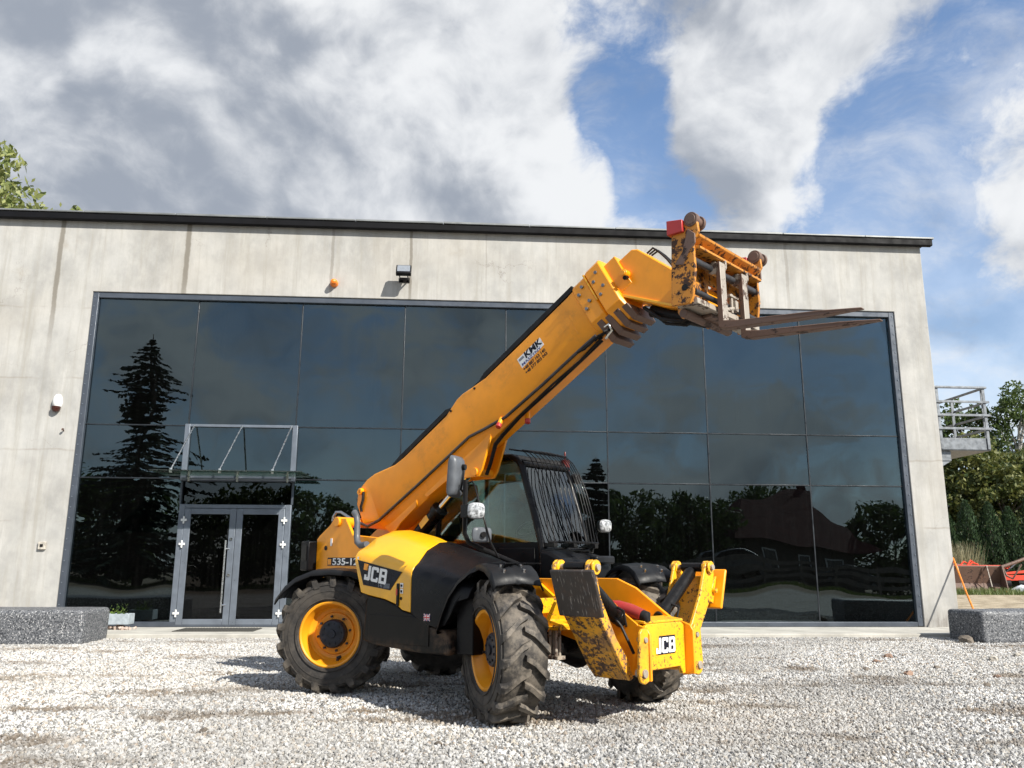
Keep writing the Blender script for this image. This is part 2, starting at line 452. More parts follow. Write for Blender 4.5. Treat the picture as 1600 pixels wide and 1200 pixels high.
def concrete():
    m, t, b = new_mat('concrete_wall')
    g = t.node('ShaderNodeNewGeometry')
    v = g.outputs['Position']
    x, y, z = t.sep(v)
    c = t.mix(t.smooth(t.noise(v, 0.55, 5.0, 0.6), 0.3, 0.7), (0.275, 0.272, 0.26), (0.42, 0.414, 0.396))
    # shutter-board mottling
    c = t.mix(t.smooth(t.noise(t.mapping(v, scale=(1, 1, 0.55)), 2.6, 6.0, 0.68), 0.35, 0.75, 0.0, 0.5), c, (0.53, 0.515, 0.48))
    warm = t.smooth(t.noise(v, 0.33, 3.0, 0.55), 0.45, 0.75, 0.0, 0.38)
    c = t.mix(warm, c, (0.41, 0.37, 0.31))
    # rain streaks
    sv = t.mapping(v, scale=(2.2, 2.2, 0.13))
    st = t.smooth(t.noise(sv, 2.0, 6.0, 0.75), 0.46, 0.70, 0.0, 0.72)
    c = t.mix(st, c, (0.30, 0.285, 0.25))
    wsv = t.mapping(v, scale=(3.0, 3.0, 0.16), loc=(5.3, 0, 0))
    c = t.mix(t.smooth(t.noise(wsv, 2.0, 5.0, 0.7), 0.58, 0.8, 0.0, 0.45), c, (0.60, 0.59, 0.565))
    # blotches around old tie holes, cracks
    vo = t.node('ShaderNodeTexVoronoi')
    t.l.new(t.mapping(v, scale=(0.55, 0.55, 0.8)), vo.inputs['Vector'])
    vo.inputs['Scale'].default_value = 1.1
    blot = t.math('MULTIPLY', t.smooth(vo.outputs[0], 0.22, 0.03), t.smooth(t.noise(v, 3.0, 5.0, 0.7), 0.4, 0.65))
    c = t.mix(t.math('MULTIPLY', blot, 0.5), c, (0.26, 0.22, 0.16))
    cr = t.node('ShaderNodeTexVoronoi', feature='DISTANCE_TO_EDGE')
    wv = t.vmath('ADD', v, t.noise(v, 2.0, 5.0, 0.7, out=1))
    t.l.new(t.mapping(wv, scale=(0.5, 0.5, 0.75)), cr.inputs['Vector'])
    cr.inputs['Scale'].default_value = 0.8
    crk = t.math('MULTIPLY', t.smooth(cr.outputs[0], 0.008, 0.002), t.smooth(t.noise(v, 0.6, 2.0), 0.52, 0.62))
    c = t.mix(t.math('MULTIPLY', crk, 0.55), c, (0.2, 0.18, 0.16))
    # wet seams between the pours: strongest under the gutter
    jx = t.math('ADD', x, t.math('MULTIPLY', t.math('SUBTRACT', t.noise(v, 1.6, 4.0, 0.7), 0.5), 0.10))
    tot = None
    for (sx, wd, amt, zlo) in ((-0.80, 0.07, 0.85, 6.6), (1.96, 0.075, 0.9, 7.2), (5.2, 0.045, 0.5, 7.5),
                               (6.97, 0.045, 0.8, 7.2), (8.7, 0.025, 0.3, 7.8), (12.2, 0.03, 0.45, 8.0), (15.8, 0.05, 0.4, 7.6)):
        dd = t.math('ABSOLUTE', t.math('SUBTRACT', jx, sx))
        s = t.math('MULTIPLY', t.smooth(dd, wd, wd * 0.45), t.smooth(z, zlo - 0.9, zlo + 0.6, 0.10, amt))
        tot = s if tot is None else t.math('MAXIMUM', tot, s)
    c = t.mix(tot, c, (0.165, 0.148, 0.120))
    # halo under the gutter and faint day joints
    hz = None
    for zj in (6.85, 5.25, 3.7, 2.2):
        dd = t.math('ABSOLUTE', t.math('SUBTRACT', t.math('ADD', z, t.math('MULTIPLY', t.noise(v, 2.3, 4.0), 0.12)), zj + 0.06))
        s = t.smooth(dd, 0.03, 0.008, 0.0, 0.42)
        hz = s if hz is None else t.math('MAXIMUM', hz, s)
    hz = t.math('MULTIPLY', hz, t.smooth(t.noise(v, 1.3, 3.0), 0.42, 0.62))
    c = t.mix(hz, c, (0.22, 0.19, 0.15))
    # splash dirt at the foot of the pier
    ft = t.math('MULTIPLY', t.smooth(z, 0.55, 0.08), t.smooth(t.noise(t.mapping(v, scale=(4, 4, 0.7)), 2.0, 5.0, 0.7), 0.35, 0.62))
    c = t.mix(t.math('MULTIPLY', ft, 0.8), c, (0.16, 0.145, 0.13))
    t.l.new(c, b.inputs['Base Color'])
    b.inputs['Roughness'].default_value = 0.85
    bump(t, b, t.noise(v, 9.0, 7.0, 0.7), 0.30, 0.012)


concrete()


def slab():
    m, t, b = new_mat('slab_concrete')
    g = t.node('ShaderNodeNewGeometry')
    v = g.outputs['Position']
    c = t.mix(t.smooth(t.noise(v, 1.2, 6.0, 0.65), 0.3, 0.7), (0.34, 0.325, 0.29), (0.50, 0.48, 0.43))
    c = t.mix(t.smooth(t.noise(v, 14.0, 4.0, 0.7), 0.55, 0.8, 0, 0.4), c, (0.25, 0.24, 0.22))
    t.l.new(c, b.inputs['Base Color'])
    b.inputs['Roughness'].default_value = 0.85
    bump(t, b, t.noise(v, 30.0, 5.0), 0.3, 0.006)


slab()


def granite():
    m, t, b = new_mat('granite')
    tc = t.node('ShaderNodeTexCoord')
    v = tc.outputs['Object']
    n = t.noise(v, 26.0, 3.0, 0.8)
    c = t.mix(t.smooth(n, 0.42, 0.52), (0.022, 0.025, 0.031), (0.12, 0.125, 0.135))
    c = t.mix(t.smooth(t.noise(v, 38.0, 2.0, 0.8), 0.58, 0.63), c, (0.46, 0.46, 0.46))
    t.l.new(c, b.inputs['Base Color'])
    b.inputs['Roughness'].default_value = 0.6
    bump(t, b, n, 0.5, 0.006)


granite()

# worn patches where soil shows through the stones: (x, y, half length, half width)
DIRT_SPOTS = [(4.3, -9.45, 0.8, 0.10), (5.65, -9.88, 0.42, 0.20), (6.35, -9.76, 0.7, 0.13), (7.4, -9.68, 0.4, 0.10), (4.75, -10.9, 0.55, 0.17), (10.6, -9.32, 0.45, 0.09),
              (11.15, -9.58, 0.5, 0.11), (11.25, -11.1, 0.28, 0.13), (12.8, -6.6, 0.35, 0.2), (13.4, -7.6, 0.4, 0.2)]


def dirt_spots(t, v):
    w = t.vmath('ADD', v, t.vmath('MULTIPLY', t.vmath('SUBTRACT', t.noise(v, 3.0, 5.0, 0.65, out=1), (0.5, 0.5, 0.5)), (1.0, 0.55, 0.0)))
    tot = None
    for (x0, y0, rx, ry) in DIRT_SPOTS:
        ry = ry * 1.5
        q = t.mapping(w, scale=(1 / rx, 1 / ry, 0.0), loc=(-x0 / rx, -y0 / ry, 0))
        s = t.smooth(t.vmath('LENGTH', q), 1.25, 0.45)
        tot = s if tot is None else t.math('MAXIMUM', tot, s)
    return t.math('MULTIPLY', tot, t.smooth(t.noise(v, 6.0, 5.0, 0.7), 0.34, 0.54))


# dirt field shared by the ground sheet and the loose stones on it
DIRT_SCALE, DIRT_STRETCH = 0.55, (0.55, 1.9, 1.0)


def ground_mat():
    m, t, b = new_mat('ground_gravel')
    g = t.node('ShaderNodeNewGeometry')
    v = g.outputs['Position']
    vo = t.node('ShaderNodeTexVoronoi')
    t.l.new(v, vo.inputs['Vector'])
    vo.inputs['Scale'].default_value = 34.0
    cells = vo.outputs['Color']
    cx = t.sep(cells)[0]
    c = t.mix(cx, (0.26, 0.25, 0.235), (0.60, 0.585, 0.55))
    c = t.mix(t.smooth(vo.outputs['Distance'], 0.35, 0.65), c, (0.15, 0.14, 0.12))
    dn = t.noise(t.mapping(v, scale=DIRT_STRETCH), DIRT_SCALE, 5.0, 0.6)
    k = t.math('MAXIMUM', t.smooth(dn, 0.56, 0.68), dirt_spots(t, v))
    dirt = t.mix(t.noise(v, 9.0, 5.0, 0.7), (0.085, 0.06, 0.038), (0.20, 0.15, 0.10))
    c = t.mix(t.math('MULTIPLY', k, 0.8), c, dirt)
    # the far side of the yard is bare soil
    yy = t.sep(v)[1]
    c = t.mix(t.smooth(yy, -19.0, -23.0), c, t.mix(t.noise(v, 2.2, 6.0, 0.7), (0.09, 0.068, 0.045), (0.21, 0.165, 0.11)))
    # yard beyond the building: tan sand, further out rough grass
    x, y, z = t.sep(v)
    sand = t.mix(t.smooth(t.noise(t.mapping(v, scale=(1, 0.35, 1)), 2.5, 8.0, 0.75), 0.35, 0.65), (0.20, 0.155, 0.095), (0.50, 0.42, 0.30))
    c = t.mix(t.math('MULTIPLY', t.smooth(x, 19.5, 21.0), t.smooth(y, -0.5, 1.0)), c, sand)
    t.l.new(c, b.inputs['Base Color'])
    b.inputs['Roughness'].default_value = 0.95
    bump(t, b, t.math('SUBTRACT', 1.0, vo.outputs['Distance']), 0.7, 0.02)


ground_mat()


def stone_mat():
    m, t, b = new_mat('gravel_stone')
    oi = t.node('ShaderNodeObjectInfo')
    g = t.node('ShaderNodeNewGeometry')
    r = oi.outputs['Random']
    cr = t.node('ShaderNodeValToRGB')
    cr.color_ramp.interpolation = 'CONSTANT'
    els = cr.color_ramp.elements
    cols = [(0.0, (0.54, 0.535, 0.525)), (0.24, (0.42, 0.415, 0.405)), (0.42, (0.21, 0.207, 0.20)), (0.56, (0.64, 0.635, 0.62)),
            (0.72, (0.46, 0.41, 0.345)), (0.80, (0.14, 0.137, 0.133)), (0.90, (0.52, 0.485, 0.425)), (0.96, (0.29, 0.22, 0.16))]
    els[0].position, els[0].color = 0.0, (*cols[0][1], 1)
    els[1].position, els[1].color = cols[1][0], (*cols[1][1], 1)
    for p_, c_ in cols[2:]:
        e = els.new(p_)
        e.color = (*c_, 1)
    t.l.new(r, cr.inputs[0])
    v = g.outputs['Position']
    dn = t.noise(t.mapping(v, scale=DIRT_STRETCH), DIRT_SCALE, 5.0, 0.6)
    k = t.math('MULTIPLY', t.smooth(dn, 0.53, 0.62, 0.0, 0.9), t.smooth(t.noise(v, 3.2, 5.0, 0.7), 0.36, 0.60))
    k = t.math('MAXIMUM', k, t.math('MULTIPLY', dirt_spots(t, v), 0.95))
    c = t.mix(k, cr.outputs[0], (0.15, 0.11, 0.072))
    c = t.mix(t.smooth(t.noise(v, 0.35, 3.0), 0.4, 0.65, 0, 0.25), c, (0.40, 0.37, 0.32))
    # damper, greyer ground in patches
    c = t.mix(t.smooth(t.noise(v, 0.22, 4.0, 0.6), 0.45, 0.62, 0.0, 0.5), c, (0.24, 0.235, 0.225))
    t.l.new(c, b.inputs['Base Color'])
    b.inputs['Roughness'].default_value = 0.9


stone_mat()
M = MATS

# ------------------------------------------------------------------ mesh helpers
def tag(o, label=None, cat=None, group=None, kind=None):
    if label:
        o['label'] = label
    if cat:
        o['category'] = cat
    if group:
        o['group'] = group
    if kind:
        o['kind'] = kind
    return o


def empty(name, loc=(0, 0, 0), rz=0.0, parent=None):
    o = bpy.data.objects.new(name, None)
    o.empty_display_size = 0.2
    COL.objects.link(o)
    o.location = loc
    o.rotation_euler = (0, 0, rz)
    o.parent = parent
    return o


class MB:
    def __init__(self):
        self.v = []
        self.f = []
        self.m = []

    def add(self, vs, fs, mi=0):
        k = len(self.v)
        self.v.extend([tuple(p) for p in vs])
        self.f.extend([tuple(i + k for i in f) for f in fs])
        self.m.extend([mi] * len(fs))
        return self

    def box(self, c, s, R=None, mi=0):
        hx, hy, hz = s[0] / 2, s[1] / 2, s[2] / 2
        vs = [Vector((x * hx, y * hy, z * hz)) for z in (-1, 1) for y in (-1, 1) for x in (-1, 1)]
        if R is not None:
            vs = [R @ p for p in vs]
        vs = [p + Vector(c) for p in vs]
        return self.add(vs, [(0, 2, 3, 1), (4, 5, 7, 6), (0, 1, 5, 4), (2, 6, 7, 3), (0, 4, 6, 2), (1, 3, 7, 5)], mi)

    def bx(self, x0, x1, y0, y1, z0, z1, mi=0):
        return self.box(((x0 + x1) / 2, (y0 + y1) / 2, (z0 + z1) / 2), (x1 - x0, y1 - y0, z1 - z0), None, mi)

    def prism(self, poly, axis, a, b, mi=0):
        """poly in the two other axes (in xyz order), extruded along axis from a to b"""
        n = len(poly)
        area = sum(poly[i][0] * poly[(i + 1) % n][1] - poly[(i + 1) % n][0] * poly[i][1] for i in range(n))
        if (area < 0):
            poly = poly[::-1]

        def P(p, w):
            if axis == 'x':
                return (w, p[0], p[1])
            if axis == 'y':
                return (p[0], w, p[1])
            return (p[0], p[1], w)
        lo, hi = min(a, b), max(a, b)
        vs = [P(p, lo) for p in poly] + [P(p, hi) for p in poly]
        bot = tuple(range(n - 1, -1, -1))
        top = tuple(range(n, 2 * n))
        sides = [(i, (i + 1) % n, n + (i + 1) % n, n + i) for i in range(n)]
        fs = [bot, top] + sides
        if axis == 'y':
            fs = [f[::-1] for f in fs]
        return self.add(vs, fs, mi)

    def ring_tube(self, pts, radii, n=10, cap=True, mi=0):
        pts = [Vector(p) for p in pts]
        k = len(pts)
        vs = []
        prev = None
        for i, p in enumerate(pts):
            if i == 0:
                d = pts[1] - pts[0]
            elif i == k - 1:
                d = pts[-1] - pts[-2]
            else:
                d = (pts[i + 1] - p).normalized() + (p - pts[i - 1]).normalized()
            d.normalize()
            if prev is None:
                a = d.orthogonal().normalized()
            else:
                a = (prev - d * prev.dot(d))
                if a.length < 1e-6:
                    a = d.orthogonal()
                a.normalize()
            prev = a
            b_ = d.cross(a)
            r = radii[i] if hasattr(radii, '__len__') else radii
            for j in range(n):
                an = 2 * math.pi * j / n
                vs.append(p + (a * math.cos(an) + b_ * math.sin(an)) * r)
        fs = []
        for i in range(k - 1):
            for j in range(n):
                fs.append((i * n + j, i * n + (j + 1) % n, (i + 1) * n + (j + 1) % n, (i + 1) * n + j))
        if cap:
            fs.append(tuple(range(n - 1, -1, -1)))
            fs.append(tuple((k - 1) * n + j for j in range(n)))
        return self.add(vs, fs, mi)

    def cyl(self, p0, p1, r, n=20, mi=0, r1=None):
        return self.ring_tube([p0, p1], [r, r if r1 is None else r1], n, True, mi)

    def lathe(self, prof, n=40, axis='y', c=(0, 0, 0), closed=True, mi=0):
        """prof: list of (radius, along); revolve about axis through c"""
        vs = []
        for j in range(n):
            an = 2 * math.pi * j / n
            for (r, h) in prof:
                a, b_ = r * math.cos(an), r * math.sin(an)
                if axis == 'y':
                    vs.append((c[0] + a, c[1] + h, c[2] + b_))
                elif axis == 'z':
                    vs.append((c[0] + a, c[1] + b_, c[2] + h))
                else:
                    vs.append((c[0] + h, c[1] + a, c[2] + b_))
        k = len(prof)
        fs = []
        m = k if closed else k - 1
        for j in range(n):
            j2 = (j + 1) % n
            for i in range(m):
                i2 = (i + 1) % k
                fs.append((j * k + i, j2 * k + i, j2 * k + i2, j * k + i2))
        return self.add(vs, fs, mi)

    def loft(self, secs, cap=True, closed=True, mi=0):
        """secs: equal-length loops of points"""
        n = len(secs[0])
        vs = [p for s in secs for p in s]
        fs = []
        m = n if closed else n - 1
        for i in range(len(secs) - 1):
            for j in range(m):
                j2 = (j + 1) % n
                fs.append((i * n + j, i * n + j2, (i + 1) * n + j2, (i + 1) * n + j))
        if cap and closed:
            fs.append(tuple(range(n - 1, -1, -1)))
            fs.append(tuple((len(secs) - 1) * n + j for j in range(n)))
        return self.add(vs, fs, mi)

    def build(self, name, mat, parent=None, bevel=0.0, smooth=35.0, seg=2, loc=None, rot=None, fixn=True, thick=0.0):
        me = bpy.data.meshes.new(name)
        me.from_pydata(self.v, [], self.f)
        mats = mat if isinstance(mat, (list, tuple)) else [mat]
        for q in mats:
            me.materials.append(M[q] if isinstance(q, str) else q)
        if len(mats) > 1:
            me.polygons.foreach_set('material_index', self.m)
        if fixn:
            bm = bmesh.new()
            bm.from_mesh(me)
            bmesh.ops.recalc_face_normals(bm, faces=bm.faces)
            bm.to_mesh(me)
            bm.free()
        me.polygons.foreach_set('use_smooth', [True] * len(me.polygons))
        me.update()
        me.set_sharp_from_angle(angle=math.radians(smooth))
        o = bpy.data.objects.new(name, me)
        COL.objects.link(o)
        o.parent = parent
        if loc is not None:
            o.location = loc
        if rot is not None:
            o.rotation_euler = rot
        if thick:
            md = o.modifiers.new('thick', 'SOLIDIFY')
            md.thickness = thick
            md.offset = 0
        if bevel:
            md = o.modifiers.new('bevel', 'BEVEL')
            md.width = bevel
            md.segments = seg
            md.limit_method = 'ANGLE'
            md.angle_limit = math.radians(32)
            md.harden_normals = False
        return o


def mesh_quads(name, V, mat, parent=None, smooth=False):
    """V: (n,4,3) array of quads, one island each"""
    n = len(V)
    me = bpy.data.meshes.new(name)
    me.vertices.add(n * 4)
    me.vertices.foreach_set('co', V.reshape(-1).astype(np.float32))
    me.loops.add(n * 4)
    me.loops.foreach_set('vertex_index', np.arange(n * 4, dtype=np.int32))
    me.polygons.add(n)
    me.polygons.foreach_set('loop_start', np.arange(0, n * 4, 4, dtype=np.int32))
    me.polygons.foreach_set('loop_total', np.full(n, 4, dtype=np.int32))
    me.materials.append(M[mat])
    me.update(calc_edges=True)
    o = bpy.data.objects.new(name, me)
    COL.objects.link(o)
    o.parent = parent
    return o


def text_mesh(name, s, size, mat, parent, R, loc, depth=0.001, sx=1.0, shear=0.0, bold=0.0):
    """flat lettering as a mesh; R maps text x,y,normal to local axes"""
    cu = bpy.data.curves.new(name, 'FONT')
    cu.body = s
    cu.size = size
    cu.extrude = depth
    cu.shear = shear
    cu.offset = bold
    to = bpy.data.objects.new(name, cu)
    COL.objects.link(to)
    bpy.context.view_layer.update()
    dg = bpy.context.evaluated_depsgraph_get()
    me = bpy.data.meshes.new_from_object(to.evaluated_get(dg))
    COL.objects.unlink(to)
    bpy.data.objects.remove(to)
    T = Matrix.Translation(Vector(loc)) @ R.to_4x4() @ Matrix.Diagonal((sx, 1, 1, 1))
    me.transform(T)
    me.materials.clear()
    me.materials.append(M[mat])
    o = bpy.data.objects.new(name, me)
    COL.objects.link(o)
    o.parent = parent
    return o


def copy_tree(o, parent=None):
    c = o.copy()
    COL.objects.link(c)
    c.parent = parent
    for ch in list(o.children):
        copy_tree(ch, c)
    return c


# ------------------------------------------------------------------ ground
gm = MB()
xs = [-400, -60, -14, 34, 90, 500]
ys = [-400, -60, -14.5, 0.5, 60, 600]
gv = [(x, y, 0.0) for y in ys for x in xs]
gf = [(j * 6 + i, j * 6 + i + 1, (j + 1) * 6 + i + 1, (j + 1) * 6 + i) for j in range(5) for i in range(5)]
gm.add(gv, gf)
ground = gm.build('ground', 'ground_gravel', fixn=False)
tag(ground, 'pale crushed stone yard with brown dirt tracks', kind='structure')

# concrete apron in front of the glazing
apron = MB().bx(-14, 18.6, -1.75, 0.36, -0.1, 0.075).build('pavement', 'slab_concrete', bevel=0.012)
tag(apron, 'narrow pale concrete apron along the glazed front', kind='structure')
ap2 = MB().bx(18.6035, 19.9, -1.45, 0.36, -0.1, 0.075).build('pavement', 'slab_concrete', bevel=0.012)
tag(ap2, 'concrete apron at the foot of the right pier', kind='structure')


def gravel():
    """loose stones: one object, scattered by geometry nodes"""
    me = bpy.data.meshes.new('gravel')
    # the strip of yard in front of the building
    nu, nv = 120, 110
    gvs = []
    for j in range(nv + 1):
        f = j / nv
        xa, xb, yy_ = -3.5 + (3.2 + 3.5) * f, 20.5 + (15.5 - 20.5) * f, -1.78 - 11.12 * f
        gvs += [(xa + (xb - xa) * i / nu, yy_, 0) for i in range(nu + 1)]
    me.from_pydata(gvs, [], [(j * (nu + 1) + i, (j + 1) * (nu + 1) + i, (j + 1) * (nu + 1) + i + 1, j * (nu + 1) + i + 1) for j in range(nv) for i in range(nu)])
    o = bpy.data.objects.new('gravel', me)
    COL.objects.link(o)
    ng = bpy.data.node_groups.new('gravel_scatter', 'GeometryNodeTree')
    ng.interface.new_socket('Geometry', in_out='INPUT', socket_type='NodeSocketGeometry')
    ng.interface.new_socket('Geometry', in_out='OUTPUT', socket_type='NodeSocketGeometry')
    N, L = ng.nodes, ng.links
    gi = N.new('NodeGroupInput')
    go = N.new('NodeGroupOutput')
    dist = N.new('GeometryNodeDistributePointsOnFaces')
    dist.distribute_method = 'RANDOM'
    pos = N.new('GeometryNodeInputPosition')
    mp = N.new('ShaderNodeVectorMath')
    mp.operation = 'MULTIPLY'
    mp.inputs[1].default_value = DIRT_STRETCH
    L.new(pos.outputs[0], mp.inputs[0])
    nz = N.new('ShaderNodeTexNoise')
    nz.inputs['Scale'].default_value = DIRT_SCALE
    nz.inputs['Detail'].default_value = 5.0
    nz.inputs['Roughness'].default_value = 0.6
    L.new(mp.outputs[0], nz.inputs['Vector'])
    mr = N.new('ShaderNodeMapRange')
    mr.inputs['From Min'].default_value = 0.55
    mr.inputs['From Max'].default_value = 0.66
    mr.inputs['To Min'].default_value = 2000.0
    mr.inputs['To Max'].default_value = 420.0
    L.new(nz.outputs[0], mr.inputs['Value'])
    L.new(gi.outputs[0], dist.inputs['Mesh'])
    # thin the stones out over the worn patches
    dens = mr.outputs[0]
    for (x0, y0, rx, ry) in DIRT_SPOTS:
        sb_ = N.new('ShaderNodeVectorMath')
        sb_.operation = 'SUBTRACT'
        sb_.inputs[1].default_value = (x0, y0, 0)
        L.new(pos.outputs[0], sb_.inputs[0])
        ml_ = N.new('ShaderNodeVectorMath')
        ml_.operation = 'MULTIPLY'
        ml_.inputs[1].default_value = (1 / rx, 0.67 / ry, 0)
        L.new(sb_.outputs[0], ml_.inputs[0])
        ln_ = N.new('ShaderNodeVectorMath')
        ln_.operation = 'LENGTH'
        L.new(ml_.outputs[0], ln_.inputs[0])
        m2_ = N.new('ShaderNodeMapRange')
        m2_.inputs['From Min'].default_value = 0.4
        m2_.inputs['From Max'].default_value = 1.3
        m2_.inputs['To Min'].default_value = 0.28
        m2_.inputs['To Max'].default_value = 1.0
        L.new(ln_.outputs['Value'], m2_.inputs['Value'])
        mm_ = N.new('ShaderNodeMath')
        mm_.operation = 'MULTIPLY'
        L.new(dens, mm_.inputs[0])
        L.new(m2_.outputs[0], mm_.inputs[1])
        dens = mm_.outputs[0]
    L.new(dens, dist.inputs['Density'])
    join = N.new('GeometryNodeGeometryToInstance')
    for k in range(5):
        ico = N.new('GeometryNodeMeshIcoSphere')
        ico.inputs['Radius'].default_value = 1.0
        ico.inputs['Subdivisions'].default_value = 1 if k < 4 else 2
        sp = N.new('GeometryNodeSetPosition')
        p2 = N.new('GeometryNodeInputPosition')
        n2 = N.new('ShaderNodeTexNoise')
        n2.inputs['Scale'].default_value = 1.1
        ad = N.new('ShaderNodeVectorMath')
        ad.operation = 'ADD'
        ad.inputs[1].default_value = (k * 13.1, k * 7.7, k * 3.3)
        L.new(p2.outputs[0], ad.inputs[0])
        L.new(ad.outputs[0], n2.inputs['Vector'])
        sb = N.new('ShaderNodeVectorMath')
        sb.operation = 'SUBTRACT'
        sb.inputs[1].default_value = (0.5, 0.5, 0.5)
        L.new(n2.outputs['Color'], sb.inputs[0])
        sc = N.new('ShaderNodeVectorMath')
        sc.operation = 'SCALE'
        sc.inputs['Scale'].default_value = 1.9
        L.new(sb.outputs[0], sc.inputs[0])
        L.new(ico.outputs['Mesh'], sp.inputs['Geometry'])
        L.new(sc.outputs[0], sp.inputs['Offset'])
        L.new(sp.outputs[0], join.inputs[0])
    inst = N.new('GeometryNodeInstanceOnPoints')
    inst.inputs['Pick Instance'].default_value = True
    L.new(dist.outputs['Points'], inst.inputs['Points'])
    L.new(join.outputs[0], inst.inputs['Instance'])
    rv = N.new('FunctionNodeRandomValue')
    rv.data_type = 'FLOAT_VECTOR'
    rv.inputs[0].default_value = (0, 0, 0)
    rv.inputs[1].default_value = (6.28, 6.28, 6.28)
    L.new(rv.outputs[0], inst.inputs['Rotation'])
    rs = N.new('FunctionNodeRandomValue')
    rs.data_type = 'FLOAT'
    rs.inputs[2].default_value = 0.0
    rs.inputs[3].default_value = 1.0
    pw = N.new('ShaderNodeMath')
    pw.operation = 'POWER'
    pw.inputs[1].default_value = 2.2
    L.new(rs.outputs[1], pw.inputs[0])
    ma = N.new('ShaderNodeMath')
    ma.operation = 'MULTIPLY_ADD'
    ma.inputs[1].default_value = 0.0140
    ma.inputs[2].default_value = 0.0066
    L.new(pw.outputs[0], ma.inputs[0])
    rq = N.new('FunctionNodeRandomValue')
    rq.data_type = 'FLOAT_VECTOR'
    rq.inputs[0].default_value = (0.8, 0.7, 0.5)
    rq.inputs[1].default_value = (1.4, 1.2, 0.95)
    vs = N.new('ShaderNodeVectorMath')
    vs.operation = 'SCALE'
    L.new(rq.outputs[0], vs.inputs[0])
    L.new(ma.outputs[0], vs.inputs['Scale'])
    L.new(vs.outputs[0], inst.inputs['Scale'])
    sm = N.new('GeometryNodeSetMaterial')
    sm.inputs['Material'].default_value = M['gravel_stone']
    L.new(inst.outputs[0], sm.inputs['Geometry'])
    L.new(sm.outputs[0], go.inputs[0])
    me.materials.append(M['gravel_stone'])
    md = o.modifiers.new('scatter', 'NODES')
    md.node_group = ng
    o.location = (0, 0, 0.004)
    tag(o, 'loose pale grey gravel stones covering the yard', 'gravel', kind='stuff')


gravel()

# ------------------------------------------------------------------ the hall
CW, NC = 2.2913, 8
FX1 = CW * NC
ZB, Z1, Z2, ZT = 0.09, 3.129, 4.274, 7.231
WALL_T = 8.95
hall = empty('glass_hall', (0, 0, 0))
tag(hall, 'flat roofed concrete hall with tinted glass front', 'building')
# front wall: one concrete frame round the glazing
MB().prism([(-14, 0), (-0.0, 0), (-0.0, ZT), (FX1, ZT), (FX1, 0.0), (19.13, 0.0), (19.13, WALL_T), (-14, WALL_T)], 'y', 0.0, 0.34
           ).build('front_wall', 'concrete_wall', hall, bevel=0.012)
MB().bx(18.80, 19.13, 0.3425, 15.0, 0.0, WALL_T).build('side_wall', 'concrete_wall', hall, bevel=0.012)
MB().bx(-14, 18.797, 14.7, 15.0, 0.0, WALL_T).build('back_wall', 'interior_light', hall)
MB().bx(-14, -13.7, 0.3425, 14.697, 0.0, WALL_T).build('side_wall', 'concrete_wall', hall)
roof = MB().bx(-14.3, 19.30, 0.103, 15.3, 8.953, 9.045).build('roof', 'gutter_black', hall)
MB().bx(-14.3, 19.36, -0.165, -0.035, 8.85, 9.01).build('gutter', 'gutter_black', roof, bevel=0.02)
MB().bx(-14.3, 19.36, -0.0345, -0.004, 8.88, 8.926).build('soffit_board', 'gutter_black', roof)
# flashing in lengths, the joints show as small ticks on the edge
x = -14.3
i = 0
while x < 19.3:
    x1 = min(x + 2.0, 19.40)
    MB().bx(x, x1 - 0.012, -0.19 - 0.004 * (i % 2), 0.1, 9.013, 9.05 + 0.005 * (i % 3)).build('flashing', 'flashing_grey', roof, bevel=0.006)
    x = x1
    i += 1
# outer grey frame of the glazing
fr = MB()
fr.bx(0.002, 0.13, 0.03, 0.20, ZB, ZT - 0.002)
fr.bx(FX1 - 0.13, FX1 - 0.002, 0.03, 0.20, ZB, ZT - 0.002)
fr.bx(0.1305, FX1 - 0.1305, 0.033, 0.20, ZT - 0.13, ZT - 0.004)
fr.bx(0.1305, FX1 - 0.1305, 0.033, 0.20, 0.078, ZB + 0.09)
fr.build('window_frame', 'aluminium_grey', hall, bevel=0.008)
# row of fixing screws along the jambs
for sx in (0.05, FX1 - 0.05):
    z = 0.3
    sm0 = None
    while z < ZT - 0.1:
        if sm0 is None:
            so_ = MB().cyl((0, 0.0295, 0), (0, 0.018, 0), 0.014, 8).build('screw', 'aluminium_light', hall, loc=(sx, 0, z))
            sm0 = so_.data
        else:
            so_ = bpy.data.objects.new('screw', sm0)
            COL.objects.link(so_)
            so_.parent = hall
            so_.location = (sx, 0, z)
        z += 0.22
